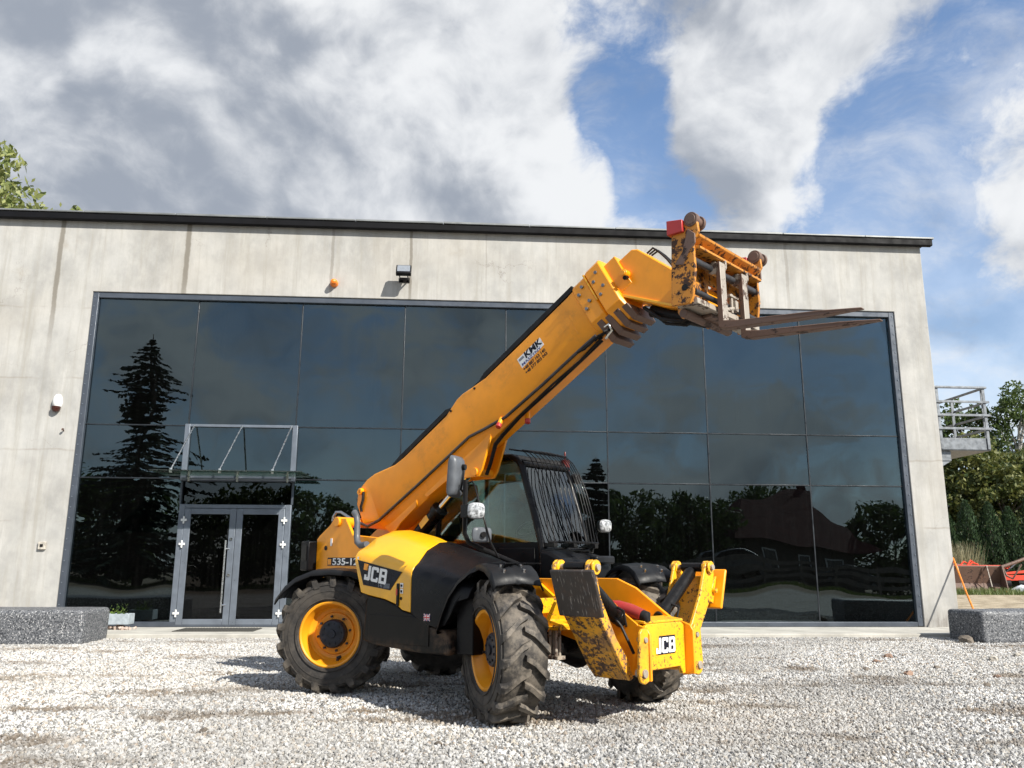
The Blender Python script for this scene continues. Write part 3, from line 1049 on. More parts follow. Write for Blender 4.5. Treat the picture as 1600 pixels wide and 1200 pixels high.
# mullions and transoms
mxs = [i * CW for i in range(1, NC)]
for i, mx in enumerate(mxs):
    if i in (0, 1):
        MB().bx(mx - 0.014, mx + 0.014, 0.095, 0.20, Z2 + 0.03, ZT - 0.131).build('mullion', 'joint_dark', hall, bevel=0.005)
    else:
        MB().bx(mx - 0.014, mx + 0.014, 0.095, 0.20, ZB + 0.091, ZT - 0.131).build('mullion', 'joint_dark', hall, bevel=0.005)
cols = [0.13] + mxs + [FX1 - 0.13]
for c in range(NC):
    x0 = cols[c] + (0.0155 if c else 0.001)
    x1 = cols[c + 1] - (0.0155 if c < NC - 1 else 0.001)
    for r, (z0, z1) in enumerate(((ZB + 0.091, Z1 - 0.016), (Z1 + 0.016, Z2 - 0.016), (Z2 + 0.016, ZT - 0.131))):
        if c == 1 and r < 2:
            continue
        rg = random.Random(c * 7 + r)
        p = MB().bx(-(x1 - x0) / 2, (x1 - x0) / 2, -0.012, 0.012, -(z1 - z0) / 2, (z1 - z0) / 2).build('pane', 'facade_glass', hall)
        p.location = ((x0 + x1) / 2, 0.125, (z0 + z1) / 2)
        p.rotation_euler = (math.radians(rg.uniform(-0.30, 0.30)), 0, math.radians(rg.uniform(-0.40, 0.40)))
    if c != 1:
        for zz_ in (Z1, Z2):
            MB().bx(x0, x1, 0.09, 0.20, zz_ - 0.012, zz_ + 0.012).build('transom', 'joint_dark', hall, bevel=0.004)
# entrance bay: posts, head rails, fanlights
DX0, DX1 = 2.32, 4.53
for px in (CW, 2 * CW):
    MB().bx(px - 0.055, px + 0.055, 0.05, 0.20, Z1 + 0.06, Z2 + 0.03).build('post', 'aluminium_light', hall, bevel=0.008)
MB().bx(CW + 0.0555, 2 * CW - 0.0555, 0.055, 0.20, Z2 - 0.03, Z2 + 0.0295).build('transom', 'aluminium_light', hall, bevel=0.008)
MB().bx(CW - 0.06, 2 * CW + 0.06, 0.045, 0.20, Z1 - 0.06, Z1 + 0.0595).build('transom', 'aluminium_grey', hall, bevel=0.008)
p = MB().bx(CW + 0.056, 2 * CW - 0.056, 0.115, 0.139, Z1 + 0.061, Z2 - 0.031).build('pane', 'facade_glass', hall)
p = MB().bx(CW + 0.04, 2 * CW - 0.04, 0.115, 0.139, 2.585, Z1 - 0.061).build('pane', 'door_glass', hall)
for px in (CW - 0.02, 2 * CW + 0.02):
    MB().bx(px - 0.02, px + 0.02, 0.06, 0.20, 2.585, Z1 - 0.061).build('post', 'aluminium_grey', hall, bevel=0.006)
dr = MB()
dr.bx(CW - 0.02, CW + 0.10, 0.04, 0.20, ZB, 2.583)
dr.bx(2 * CW - 0.10, 2 * CW + 0.02, 0.04, 0.20, ZB, 2.583)
dr.bx(CW + 0.1005, 2 * CW - 0.1005, 0.042, 0.20, 2.50, 2.581)
dr.build('door_frame', 'aluminium_light', hall, bevel=0.008)


def leaf(x0, x1, handle_right):
    d = MB()
    w = 0.13
    d.bx(x0, x0 + w, 0.03, 0.10, 0.12, 2.495)
    d.bx(x1 - w, x1, 0.03, 0.10, 0.12, 2.495)
    d.bx(x0 + w + 0.0005, x1 - w - 0.0005, 0.032, 0.098, 2.375, 2.493)
    d.bx(x0 + w + 0.0005, x1 - w - 0.0005, 0.032, 0.098, 0.122, 0.235)
    o = d.build('door', 'aluminium_light', hall, bevel=0.008)
    MB().bx(x0 + w + 0.001, x1 - w - 0.001, 0.055, 0.075, 0.236, 2.374).build('door_pane', 'door_glass', o)
    hx = x0 + 0.02 if handle_right else x1 - 0.02
    hx = x0 if handle_right else x1
    for z in (0.35, 1.75, 2.25):
        h = MB()
        h.cyl((hx, 0.005, z - 0.075), (hx, 0.005, z + 0.075), 0.018, 12)
        h.bx(hx - 0.06, hx + 0.06, 0.0, 0.029, z - 0.022, z + 0.024)
        h.build('hinge', 'white_plastic', o, bevel=0.004)
    return o


midx = 3.47
dl = leaf(CW + 0.105, midx - 0.004, False)
# hinges belong on the outer stiles
for ch in list(dl.children):
    if ch.name.startswith('hinge'):
        ch.location.x = (CW + 0.105) - (midx - 0.004)
dr_ = leaf(midx + 0.004, 2 * CW - 0.105, True)
for ch in list(dr_.children):
    if ch.name.startswith('hinge'):
        ch.location.x = (2 * CW - 0.105) - (midx + 0.004)
h = MB()
hx = midx - 0.16
h.cyl((hx, -0.045, 0.36), (hx, -0.045, 1.83), 0.017, 12)
for z in (0.52, 1.66):
    h.cyl((hx, -0.045, z), (hx + 0.07, 0.031, z), 0.012, 10)
h.build('handle', 'steel_bright', dl)
for z in (1.12, 1.86):
    MB().cyl((midx - 0.07, 0.0295, z), (midx - 0.07, 0.012, z), 0.032, 16).build('lock', 'steel_bright', dl)
# canopy over the entrance
cn = MB().prism([(1.98, -1.12), (4.98, -1.12), (4.98, -0.05), (1.98, -0.05)], 'z', 3.165, 3.187).build('canopy', 'canopy_glass', hall, bevel=0.003)
for cx, rx in ((2.44, 2.37), (3.45, 3.33), (4.50, 4.38)):
    MB().cyl((cx, 0.045, Z2 + 0.0), (rx, -0.98, 3.21), 0.017, 10).build('rod', 'steel_bright', cn)
    b_ = MB().bx(cx - 0.02, cx + 0.02, -0.05, 0.044, 3.06, 3.26)
    b_.cyl((cx, -0.07, 3.14), (cx, 0.03, 3.14), 0.03, 12)
    b_.build('bracket', 'steel_bright', cn, bevel=0.004)
    MB().cyl((rx, -0.98, 3.14), (rx, -0.98, 3.23), 0.03, 12).build('rod_end', 'steel_bright', cn, bevel=0.004)
MB().cyl((CW, -0.03, 3.115), (2 * CW, -0.03, 3.115), 0.022, 10).build('rail', 'aluminium_light', cn)
# inside of the hall
MB().bx(-13.69, 18.79, 0.363, 14.69, 0.0, 0.07).build('floor', 'interior_dark', hall)
MB().bx(-13.69, 18.79, 1.6, 14.69, 3.05, 3.35).build('gallery_floor', 'interior_dark', hall)
for i in range(5):
    MB().bx(2.0 + i * 3.7, 2.35 + i * 3.7, 1.7, 2.05, 0.071, WALL_T).build('column', 'interior_light', hall)
MB().bx(14.6, 16.4, 3.2, 3.4, 3.351, 5.1).build('partition', 'interior_light', hall)
MB().bx(15.4, 16.2, 2.6, 2.9, 5.0, 5.9).build('partition', 'white_plastic', hall)

# ------------------------------------------------------------------ things on the wall
t_ = empty('floodlight', (6.84, 0, 7.62))
tag(t_, 'black rectangular floodlight on concrete above the glazing', 'floodlight')
Rf = Matrix.Rotation(math.radians(-28), 3, 'X')
hb = MB().box((0, -0.34, 0.17), (0.34, 0.10, 0.27), Rf).build('housing', 'frame_black', t_, bevel=0.015)
t2 = MB().bx(-0.10, -0.08, -0.33, -0.002, 0.03, 0.07).bx(0.08, 0.10, -0.33, -0.002, 0.03, 0.07).bx(-0.12, 0.12, -0.02, -0.001, 0.0, 0.12)
t2.build('bracket', 'frame_black', t_, bevel=0.003)
MB().box(Vector((0, -0.34, 0.17)) + Rf @ Vector((0, -0.053, 0.015)), (0.285, 0.006, 0.19), Rf).build('lens', 'grey_print', t_)

t_ = empty('alarm_siren', (5.27, 0, 7.55))
tag(t_, 'small orange alarm lamp on concrete left of the floodlight', 'alarm lamp')
MB().cyl((0, -0.001, 0), (0, -0.06, 0), 0.09, 16).build('base', 'orange_plastic', t_, bevel=0.01)
s = MB().lathe([(0.0, -0.22), (0.05, -0.20), (0.075, -0.14), (0.08, -0.061), (0.0, -0.061)], 16, 'y', closed=False)
s.build('dome', 'orange_plastic', t_)

t_ = empty('motion_sensor', (-0.45, 0, 4.62))
tag(t_, 'white rounded motion sensor with dark lower face on left pier', 'sensor')
s = MB()
secs = []
for k in range(9):
    zz_ = -0.04 + 0.30 * k / 8
    a = math.sin(math.pi * min(1, max(0.0, (k + 1.6) / 10.6))) ** 0.55
    secs.append([(0.10 * a * math.cos(u), -0.004 - 0.13 * a * max(0.0, math.sin(u)), zz_) for u in [math.pi * j / 12 for j in range(13)]])
s.loft(secs)
s.build('housing', 'white_plastic', t_)
s = MB().lathe([(0.0, -0.115), (0.055, -0.10), (0.088, -0.05), (0.092, 0.01), (0.0, 0.01)], 16, 'z', c=(0, -0.06, -0.015), closed=False)
s.build('lens_cover', 'brown_dark', t_)

t_ = empty('junction_box', (-0.40, 0, 1.62))
tag(t_, 'small grey intercom box low on the left pier', 'intercom')
MB().bx(-0.075, 0.075, -0.06, -0.001, 0.0, 0.16).build('case', 'rock_pale', t_, bevel=0.01)
MB().bx(-0.03, 0.03, -0.065, -0.061, 0.05, 0.11).build('button', 'hose_rubber', t_)
t_ = empty('wall_stub', (-0.26, 0, 4.10))
tag(t_, 'short rusty bolt sticking out below the white motion sensor', 'bolt')
MB().cyl((0, -0.001, 0), (0.01, -0.07, 0.02), 0.013, 8).build('shank', 'rust_steel', t_)
MB().cyl((0.01, -0.07, 0.02), (0.012, -0.085, 0.024), 0.028, 6).build('head', 'rust_steel', t_)

# ------------------------------------------------------------------ steel landing on the side wall
bal = empty('steel_landing', (19.13, 1.0, 4.1))
tag(bal, 'galvanised steel landing with railing on the side wall', 'landing')
BX, BY = 1.85, 2.6
MB().bx(0.003, BX, 0.0, BY, 0.0, 0.10).build('deck', 'zinc', bal, bevel=0.006)
MB().bx(0.003, BX, -0.016, -0.001, 0.02, 0.30).build('kick_plate', 'zinc', bal, bevel=0.003)
posts = [(0.62, -0.03), (BX - 0.05, -0.03), (BX - 0.03, 0.06), (BX - 0.03, 1.3), (BX - 0.03, BY - 0.1), (0.62, BY - 0.04)]
for (px, py) in posts:
    MB().bx(px - 0.035, px + 0.035, py - 0.0125, py + 0.0105, 0.03, 1.52).build('post', 'zinc', bal, bevel=0.003)
MB().bx(0.02, BX + 0.03, -0.075, -0.005, 1.522, 1.575).build('handrail', 'zinc', bal, bevel=0.008)
MB().bx(BX - 0.03, BX + 0.03, -0.003, BY, 1.523, 1.574).build('handrail', 'zinc', bal, bevel=0.008)
for z in (0.50, 0.83, 1.16):
    MB().bx(0.02, BX + 0.06, -0.075, -0.045, z, z + 0.055).build('rail', 'zinc', bal, bevel=0.004)
    MB().bx(BX + 0.001, BX + 0.031, -0.04, BY, z, z + 0.055).build('rail', 'zinc', bal, bevel=0.004)
MB().bx(0.002, 0.9, 0.1, 0.2, -0.24, -0.002).prism([(0.002, -0.7), (0.10, -0.7), (0.9, -0.245), (0.002, -0.245)], 'y', 0.12, 0.18).build('bracket', 'zinc', bal, bevel=0.004)
MB().bx(0.002, 0.9, BY - 0.3, BY - 0.2, -0.24, -0.002).prism([(0.002, -0.7), (0.10, -0.7), (0.9, -0.245), (0.002, -0.245)], 'y', BY - 0.28, BY - 0.22).build('bracket', 'zinc', bal, bevel=0.004)

# ------------------------------------------------------------------ granite blocks
def granite_block(loc, rz, L, D, H, rad, label):
    bm = bmesh.new()
    bmesh.ops.create_cube(bm, size=1.0)
    bmesh.ops.scale(bm, vec=(L, D, H), verts=bm.verts)
    bmesh.ops.translate(bm, vec=(0, 0, H / 2), verts=bm.verts)
    bmesh.ops.subdivide_edges(bm, edges=bm.edges, cuts=5, use_grid_fill=True)
    rg = random.Random(len(label))
    for v in bm.verts:
        v.co += Vector((rg.uniform(-1, 1), rg.uniform(-1, 1), rg.uniform(-1, 1))) * 0.006
    me = bpy.data.meshes.new('granite_block')
    bm.to_mesh(me)
    bm.free()
    me.materials.append(M['granite'])
    o = bpy.data.objects.new('granite_block', me)
    COL.objects.link(o)
    o.location = loc
    o.rotation_euler = (0, 0, rz)
    md = o.modifiers.new('bevel', 'BEVEL')
    md.width = rad
    md.segments = 4
    md.limit_method = 'ANGLE'
    md.angle_limit = math.radians(50)
    me.polygons.foreach_set('use_smooth', [True] * len(me.polygons))
    tag(o, label, 'granite block')
    return o


granite_block((0.36, -2.40, -0.03), 0.0, 2.9, 1.15, 0.60, 0.07, 'speckled grey granite block on the gravel beside the planter')
granite_block((19.45, -2.35, -0.03), math.radians(6), 3.6, 0.95, 0.60, 0.07, 'speckled grey granite block on the gravel before the right pier')

# planter box beside the left granite block
pl = empty('planter_box', (1.55, -0.55, 0.077))
tag(pl, 'small grey planter of white gravel and weeds near the entrance', 'planter')
q = MB()
q.bx(-0.32, 0.18, -0.16, 0.16, 0.10, 0.125)
q.bx(-0.32, 0.18, -0.16, -0.13, 0.125, 0.30)
q.bx(-0.32, 0.18, 0.13, 0.16, 0.125, 0.30)
q.bx(-0.32, -0.29, -0.13, 0.13, 0.125, 0.30)
q.bx(0.15, 0.18, -0.13, 0.13, 0.125, 0.30)
q.build('box', 'planter_grey', pl, bevel=0.006)
MB().bx(-0.289, 0.149, -0.129, 0.129, 0.126, 0.28).build('soil', 'rock_brown', pl)
rg = random.Random(4)
hp = MB()
for k in range(60):
    a, r = rg.uniform(0, 6.28), rg.uniform(0.0, 0.28)
    s_ = rg.uniform(0.02, 0.04)
    hp.box((-0.07 + r * math.cos(a) * 1.25, r * math.sin(a) * 0.7, 0.02 + (0.28 - r) * 0.25 * rg.random()), (s_ * 1.6, s_ * 1.2, s_),
           Euler((rg.uniform(0, 3), rg.uniform(0, 3), rg.uniform(0, 3))).to_matrix())
hp.build('pebble_heap', 'pebble_pale', pl, bevel=0.004)['kind'] = 'stuff'
Q = []
for k in range(70):
    bx_, by_ = rg.uniform(-0.24, 0.1), rg.uniform(-0.1, 0.1)
    z = 0.28 + rg.uniform(0.0, 0.20) * rg.random()
    a = rg.uniform(0, 6.28)
    L_ = rg.uniform(0.04, 0.10)
    d = Vector((math.cos(a) * 0.7, math.sin(a) * 0.7, rg.uniform(0.1, 0.9))).normalized()
    w = d.cross(Vector((rg.uniform(-1, 1), rg.uniform(-1, 1), 0.3))).normalized() * 0.014
    c = Vector((bx_, by_, z))
    Q.append([c - w * 0.3, c + d * L_ * 0.5 - w, c + d * L_, c + d * L_ * 0.5 + w])
mesh_quads('weeds', np.array([[list(v) for v in q_] for q_ in Q]), 'plant_green', pl)['kind'] = 'stuff'

# door mat sunk in the apron
mt = MB()
mt.bx(2.72, 4.25, -1.15, -0.35, 0.0765, 0.088)
for k in range(26):
    xx = 2.745 + k * 0.058
    mt.bx(xx, xx + 0.03, -1.14, -0.36, 0.0885, 0.094)
o = mt.build('door_mat', 'mat_brush', None)
tag(o, 'dark ribbed door mat on the apron at the entrance', 'door mat')

# ------------------------------------------------------------------ the telehandler
# its own frame: x forward from the front axle, y to its left, z up
MX, MY, HD = 9.2906, -9.7280, -0.80402
tele = empty('telehandler', (MX, MY, 0), HD)
tag(tele, 'yellow and black telehandler with raised boom and pallet forks', 'telehandler')
T = tele
WB, RT = 2.75, 0.62
ST_F, ST_R = -0.461, 0.577


# ---- wheels
def tyre_mesh():
    mb = MB()
    prof = [(0.335, -0.165), (0.36, -0.19), (0.43, -0.208), (0.50, -0.208), (0.545, -0.195), (0.568, -0.165), (0.578, -0.09), (0.580, 0.0),
            (0.578, 0.09), (0.568, 0.165), (0.545, 0.195), (0.50, 0.208), (0.43, 0.208), (0.36, 0.19), (0.335, 0.165), (0.32, 0.0)]
    mb.lathe(prof, 56, 'y')
    for r_, s_ in ((0.455, 1), (0.455, -1), (0.52, 1), (0.52, -1), (0.375, 1), (0.375, -1)):      # moulding rings
        mb.lathe([(r_ - 0.006, s_ * 0.204), (r_ + 0.006, s_ * 0.204), (r_ + 0.004, s_ * 0.213), (r_ - 0.004, s_ * 0.213)], 56, 'y')
    NL = 17
    rg = random.Random(3)
    for side in (1, -1):
        for k in range(NL):
            a0 = 2 * math.pi * (k + (0.5 if side < 0 else 0)) / NL
            # stations from the centre out to the shoulder and down the wall: (y, ang offset, half width, r outer, r inner)
            sts = [(-0.022, 0.00, 0.046, 0.625, 0.57), (0.055, 0.07, 0.050, 0.626, 0.57), (0.13, 0.185, 0.055, 0.622, 0.565),
                   (0.185, 0.27, 0.062, 0.613, 0.55), (0.213, 0.30, 0.068, 0.585, 0.53), (0.2185, 0.33, 0.066, 0.535, 0.50)]
            loops = []
            j = rg.uniform(-0.008, 0.008)
            for (y, da, hw, ro, ri) in sts:
                ro = ro + j * 0.3
                pts = []
                for (sg, r_) in ((-1, ri), (-0.78, ro), (0.78, ro), (1, ri)):
                    an = a0 + da * 0.95 + sg * hw + j
                    pts.append((r_ * math.cos(an), side * y, r_ * math.sin(an)))
                loops.append(pts)
            # side-wall end leans on the carcass
            mb.loft(loops)
    return mb


tyre_proto = tyre_mesh().build('tyre', 'tyre_rubber', None, bevel=0.006, smooth=30)
TYRE_ME = tyre_proto.data


def rim_meshes():
    mb = MB()
    prof = [(0.336, 0.172), (0.346, 0.168), (0.347, 0.182), (0.334, 0.188), (0.318, 0.178), (0.308, 0.135), (0.292, 0.10), (0.286, 0.045), (0.262, 0.020),
            (0.225, 0.012), (0.216, 0.030), (0.205, 0.034), (0.12, 0.034), (0.12, 0.01), (0.25, -0.03), (0.30, -0.17), (0.336, -0.172)]
    mb.lathe(prof, 56, 'y')
    hb_ = MB()
    hb_.lathe([(0.0, 0.125), (0.09, 0.125), (0.135, 0.118), (0.148, 0.10), (0.152, 0.036), (0.0, 0.036)], 40, 'y', closed=False)
    for k in range(10):
        a = 2 * math.pi * k / 10
        hb_.cyl((0.105 * math.cos(a), 0.117, 0.105 * math.sin(a)), (0.105 * math.cos(a), 0.132, 0.105 * math.sin(a)), 0.011, 6)
    hb_.cyl((0, 0.124, 0), (0, 0.142, 0), 0.045, 16)
    nt = MB()
    for k in range(8):
        a = 2 * math.pi * (k + 0.3) / 8
        nt.cyl((0.182 * math.cos(a), 0.033, 0.182 * math.sin(a)), (0.182 * math.cos(a), 0.060, 0.182 * math.sin(a)), 0.014, 6)
    vl = MB().cyl((0.265, 0.02, 0.05), (0.272, 0.10, 0.05), 0.012, 8).box((0.262, 0.028, 0.05), (0.05, 0.012, 0.05))
    return mb, hb_, nt, vl


rm, hbm, ntm, vlm = rim_meshes()


def hubpos(ax, side, st, out):
    return (ax - side * math.sin(st) * out, side * (0.72 + math.cos(st) * out))


for wi, (ax, side, st) in enumerate(((0, -1, ST_F), (0, 1, ST_F), (-WB, -1, ST_R), (-WB, 1, ST_R))):
    x, y = hubpos(ax, side, st, 0.24)
    rz = st + (math.pi if side < 0 else 0)
    spin = (0.35, 1.1, 2.0, 0.2)[wi]
    w_ = rm.build('wheel', 'rim_yellow', T, bevel=0.0, smooth=28, loc=(x, y, RT), rot=(0, spin, rz))
    ty = bpy.data.objects.new('tyre', TYRE_ME)
    COL.objects.link(ty)
    ty.parent = w_
    hbm.build('hub', 'hub_navy', w_, smooth=28)
    ntm.build('wheel_nut', 'hub_navy', w_)
    vlm.build('valve', 'hub_navy', w_)
    # tracking lugs of the other side run the other way
    # mudguard turns with the wheel
    if wi == 3:
        pass
    gx, gy = hubpos(ax, side, st, 0.25)
    arch = [(-0.50, 1.06), (-0.42, 1.19), (-0.30, 1.285), (-0.15, 1.345), (0.02, 1.37), (0.17, 1.35), (0.29, 1.30), (0.40, 1.19)]
    if ax < -1:
        arch = [(-0.62, 0.98), (-0.52, 1.12), (-0.40, 1.215), (-0.22, 1.285), (0.0, 1.30), (0.22, 1.285), (0.40, 1.22), (0.50, 1.14)]
    g = MB()
    hw = 0.235
    secs = []
    for (ax_, az) in arch:
        secs.append([(ax_, -hw, az - 0.055), (ax_, -hw + 0.025, az - 0.006), (ax_, -0.03, az + 0.012), (ax_, 0.0, az + 0.004), (ax_, 0.03, az + 0.012),
                     (ax_, hw - 0.025, az - 0.006), (ax_, hw, az - 0.055)])
    g.loft(secs, cap=False, closed=False)
    mg = g.build('mudguard', 'mudguard_black', T, smooth=50, thick=0.016, loc=(gx, gy, 0.0), rot=(0, 0, st))
    if ax > -1:
        for (by, bx_) in ((-0.10, 0.22), (0.09, 0.22), (-0.10, 0.30), (0.09, 0.30)):
            zt_ = 1.345 if bx_ < 0.25 else 1.305
            MB().cyl((bx_, by, zt_ - 0.02), (bx_ + 0.012, by, zt_ + 0.018), 0.013, 8).build('bolt', 'steel_bright', mg)
    st_ = MB()
    st_.ring_tube([(-0.1, 0.0 - side * 0.12, 1.33 if ax > -1 else 1.27), (-0.1, -side * 0.30, 1.2), (-0.1, -side * 0.33, 0.75)], 0.022, 8)
    st_.build('stay', 'frame_black', mg)
bpy.data.objects.remove(tyre_proto)

# ---- chassis and axles
ch = MB()
ch.prism([(-3.45, 0.62), (-3.45, 1.0), (-2.9, 1.05), (0.1, 1.05), (0.45, 0.95), (0.45, 0.70), (0.1, 0.55), (-2.2, 0.48), (-3.1, 0.55)], 'y', -0.30, 0.30)
ch.build('chassis', 'frame_black', T, bevel=0.012)
for ax, nm in ((0, 'front'), (-WB, 'rear')):
    a = MB()
    a.ring_tube([(ax, -0.70, 0.62), (ax, -0.45, 0.62), (ax, -0.25, 0.62), (ax, 0.0, 0.60), (ax, 0.25, 0.62), (ax, 0.45, 0.62), (ax, 0.70, 0.62)],
                [0.12, 0.10, 0.14, 0.21, 0.14, 0.10, 0.12], 16)
    a.cyl((ax, -0.72, 0.44), (ax, -0.72, 0.80), 0.08, 12).cyl((ax, 0.72, 0.44), (ax, 0.72, 0.80), 0.08, 12)
    a.build('axle', 'frame_black', T, bevel=0.006)
ub = MB().cyl((0.22, -0.58, 0.55), (0.22, -0.58, 0.78), 0.014, 8).cyl((0.22, -0.53, 0.55), (0.22, -0.53, 0.78), 0.014, 8) \
    .cyl((0.15, -0.58, 0.55), (0.15, -0.58, 0.78), 0.014, 8).cyl((0.15, -0.53, 0.55), (0.15, -0.53, 0.78), 0.014, 8) \
    .bx(0.12, 0.26, -0.61, -0.50, 0.53, 0.56)
ub.build('axle_bolts', 'bare_steel', T)

# ---- front frame: two tapering side plates, floor, cross plate
sp = [(-0.45, 0.74), (-0.45, 1.20), (-0.20, 1.235), (0.28, 1.235), (0.50, 1.15), (0.72, 1.00), (0.93, 0.86), (0.955, 0.80), (0.955, 0.44), (0.66, 0.40),
      (0.52, 0.46), (0.42, 0.54), (0.26, 0.68), (0.0, 0.74)]
MB().prism(sp, 'y', -0.33, -0.295).build('frame_plate', 'paint_yellow', T, bevel=0.006)
MB().prism(sp, 'y', 0.295, 0.33).build('frame_plate', 'paint_yellow', T, bevel=0.006)
MB().prism([(-0.45, 0.78), (0.5, 0.80), (0.93, 0.78), (0.93, 0.84), (0.5, 0.92), (-0.45, 0.95)], 'y', -0.294, 0.294).build('frame_floor', 'paint_chipped', T, bevel=0.005)
gs = MB()
gs.prism([(0.05, 0.80), (0.30, 0.80), (0.30, 0.84), (0.17, 0.87), (0.25, 1.03), (0.21, 1.04), (0.11, 0.87), (0.05, 0.87)], 'y', -0.60, -0.332)
gs.bx(0.05, 0.30, -0.63, -0.334, 0.785, 0.82)
gs.prism([(0.02, 0.82), (0.06, 0.82), (0.06, 1.06), (0.02, 1.06)], 'y', -0.62, -0.334)
gs.build('axle_bracket', 'paint_chipped', T, bevel=0.005)
MB().prism([(-0.18, 1.16), (0.02, 1.03), (0.12, 1.07), (0.12, 1.11), (0.02, 1.075), (-0.15, 1.19)], 'y', -0.37, -0.334).build('gusset', 'paint_bonnet', T, bevel=0.004)
MB().bx(0.30, 0.34, -0.36, -0.332, 0.70, 1.18).bx(0.34, 0.44, -0.355, -0.332, 0.93, 1.02).build('rib', 'paint_yellow', T, bevel=0.004)
MB().cyl((0.50, -0.345, 0.80), (0.50, -0.332, 0.80), 0.022, 12).build('plug', 'hose_rubber', T)
# cross plate that carries the stabilisers
fp = MB().prism([(-0.34, 0.40), (-0.33, 0.83), (-0.28, 0.86), (0.28, 0.86), (0.33, 0.83), (0.34, 0.40), (0.29, 0.40), (0.25, 0.47), (-0.25, 0.47), (-0.29, 0.40)],
                'x', 0.958, 1.0).build('cross_plate', 'paint_chipped', T, bevel=0.008)
MB().prism([(0.80, 0.865), (0.998, 0.862), (0.998, 0.885), (0.80, 0.905)], 'y', -0.32, 0.32).build('lip', 'paint_chipped', fp, bevel=0.005)
for s_ in (-1, 1):
    MB().prism([(0.96, 0.38), (1.085, 0.40), (1.085, 0.78), (1.055, 0.83), (0.96, 0.86)], 'y', s_ * 0.345, s_ * 0.375).build('flange', 'paint_yellow', fp, bevel=0.006)
    cp = MB().prism([(s_ * 0.378, 0.40), (s_ * 0.378, 0.80), (s_ * 0.40, 0.835), (s_ * 0.47, 0.835), (s_ * 0.505, 0.80), (s_ * 0.53, 0.47), (s_ * 0.50, 0.40), (s_ * 0.44, 0.38)],
                    'x', 1.045, 1.075)
    cp.build('cheek_plate', 'paint_chipped', fp, bevel=0.008)
    MB().cyl((1.0, s_ * 0.455, 0.47), (1.092, s_ * 0.455, 0.47), 0.036, 16).cyl((1.0, s_ * 0.43, 0.74), (1.09, s_ * 0.43, 0.74), 0.024, 12).build('pin', 'bare_steel', fp, bevel=0.004)


# block letters J C B: outlines in a 1-high box, counter-clockwise, holes joined by splitting strokes
def jcb(mb, O, X, Y, N, h, sk=0.0, depth=0.002):
    """writes the three letters from O along X, up along Y, standing out along N"""
    O, X, Y, N = Vector(O), Vector(X).normalized(), Vector(Y).normalized(), Vector(N).normalized()

    def poly(pts, ox):
        P = [O + X * ((x_ + ox + sk * y_) * h) + Y * (y_ * h) for x_, y_ in pts]
        n = len(P)
        mb.add([p + N * depth for p in P] + P, [tuple(range(n))] + [(i, n + i, n + (i + 1) % n, (i + 1) % n) for i in range(n)])
    J = [[(0.0, 0.0), (0.52, 0.0), (0.62, 0.08), (0.62, 1.0), (0.37, 1.0), (0.37, 0.22), (0.22, 0.22), (0.22, 0.36), (0.0, 0.36)]]
    C = [[(0.10, 0.0), (0.70, 0.0), (0.78, 0.08), (0.78, 0.32), (0.57, 0.32), (0.57, 0.20), (0.23, 0.20), (0.23, 0.80), (0.57, 0.80), (0.57, 0.68), (0.78, 0.68),
          (0.78, 0.92), (0.70, 1.0), (0.10, 1.0), (0.0, 0.90), (0.0, 0.10)]]
    Bq = [[(0.0, 0.0), (0.25, 0.0), (0.25, 1.0), (0.0, 1.0)],
          [(0.25, 0.82), (0.56, 0.82), (0.56, 0.60), (0.78, 0.55), (0.78, 0.91), (0.69, 1.0), (0.25, 1.0)],
          [(0.25, 0.43), (0.56, 0.43), (0.78, 0.55), (0.56, 0.60), (0.25, 0.60)],
          [(0.25, 0.0), (0.70, 0.0), (0.79, 0.09), (0.79, 0.46), (0.78, 0.55), (0.56, 0.43), (0.56, 0.18), (0.25, 0.18)]]
    for pl_ in J:
        poly(pl_, 0.0)
    for pl_ in C:
        poly(pl_, 0.72)
    for pl_ in Bq:
        poly(pl_, 1.60)


MB().prism([(-0.165, 0.592), (-0.105, 0.600), (-0.10, 0.750), (0.165, 0.750), (0.165, 0.592)], 'x', 1.0015, 1.0035).build('badge', 'black_print', fp)
lt = MB()
jcb(lt, (1.0038, -0.155, 0.603), (0, 1, 0), (0, 0, 1), (1, 0, 0), 0.132)
lt.build('lettering', 'white_print', fp, fixn=False)

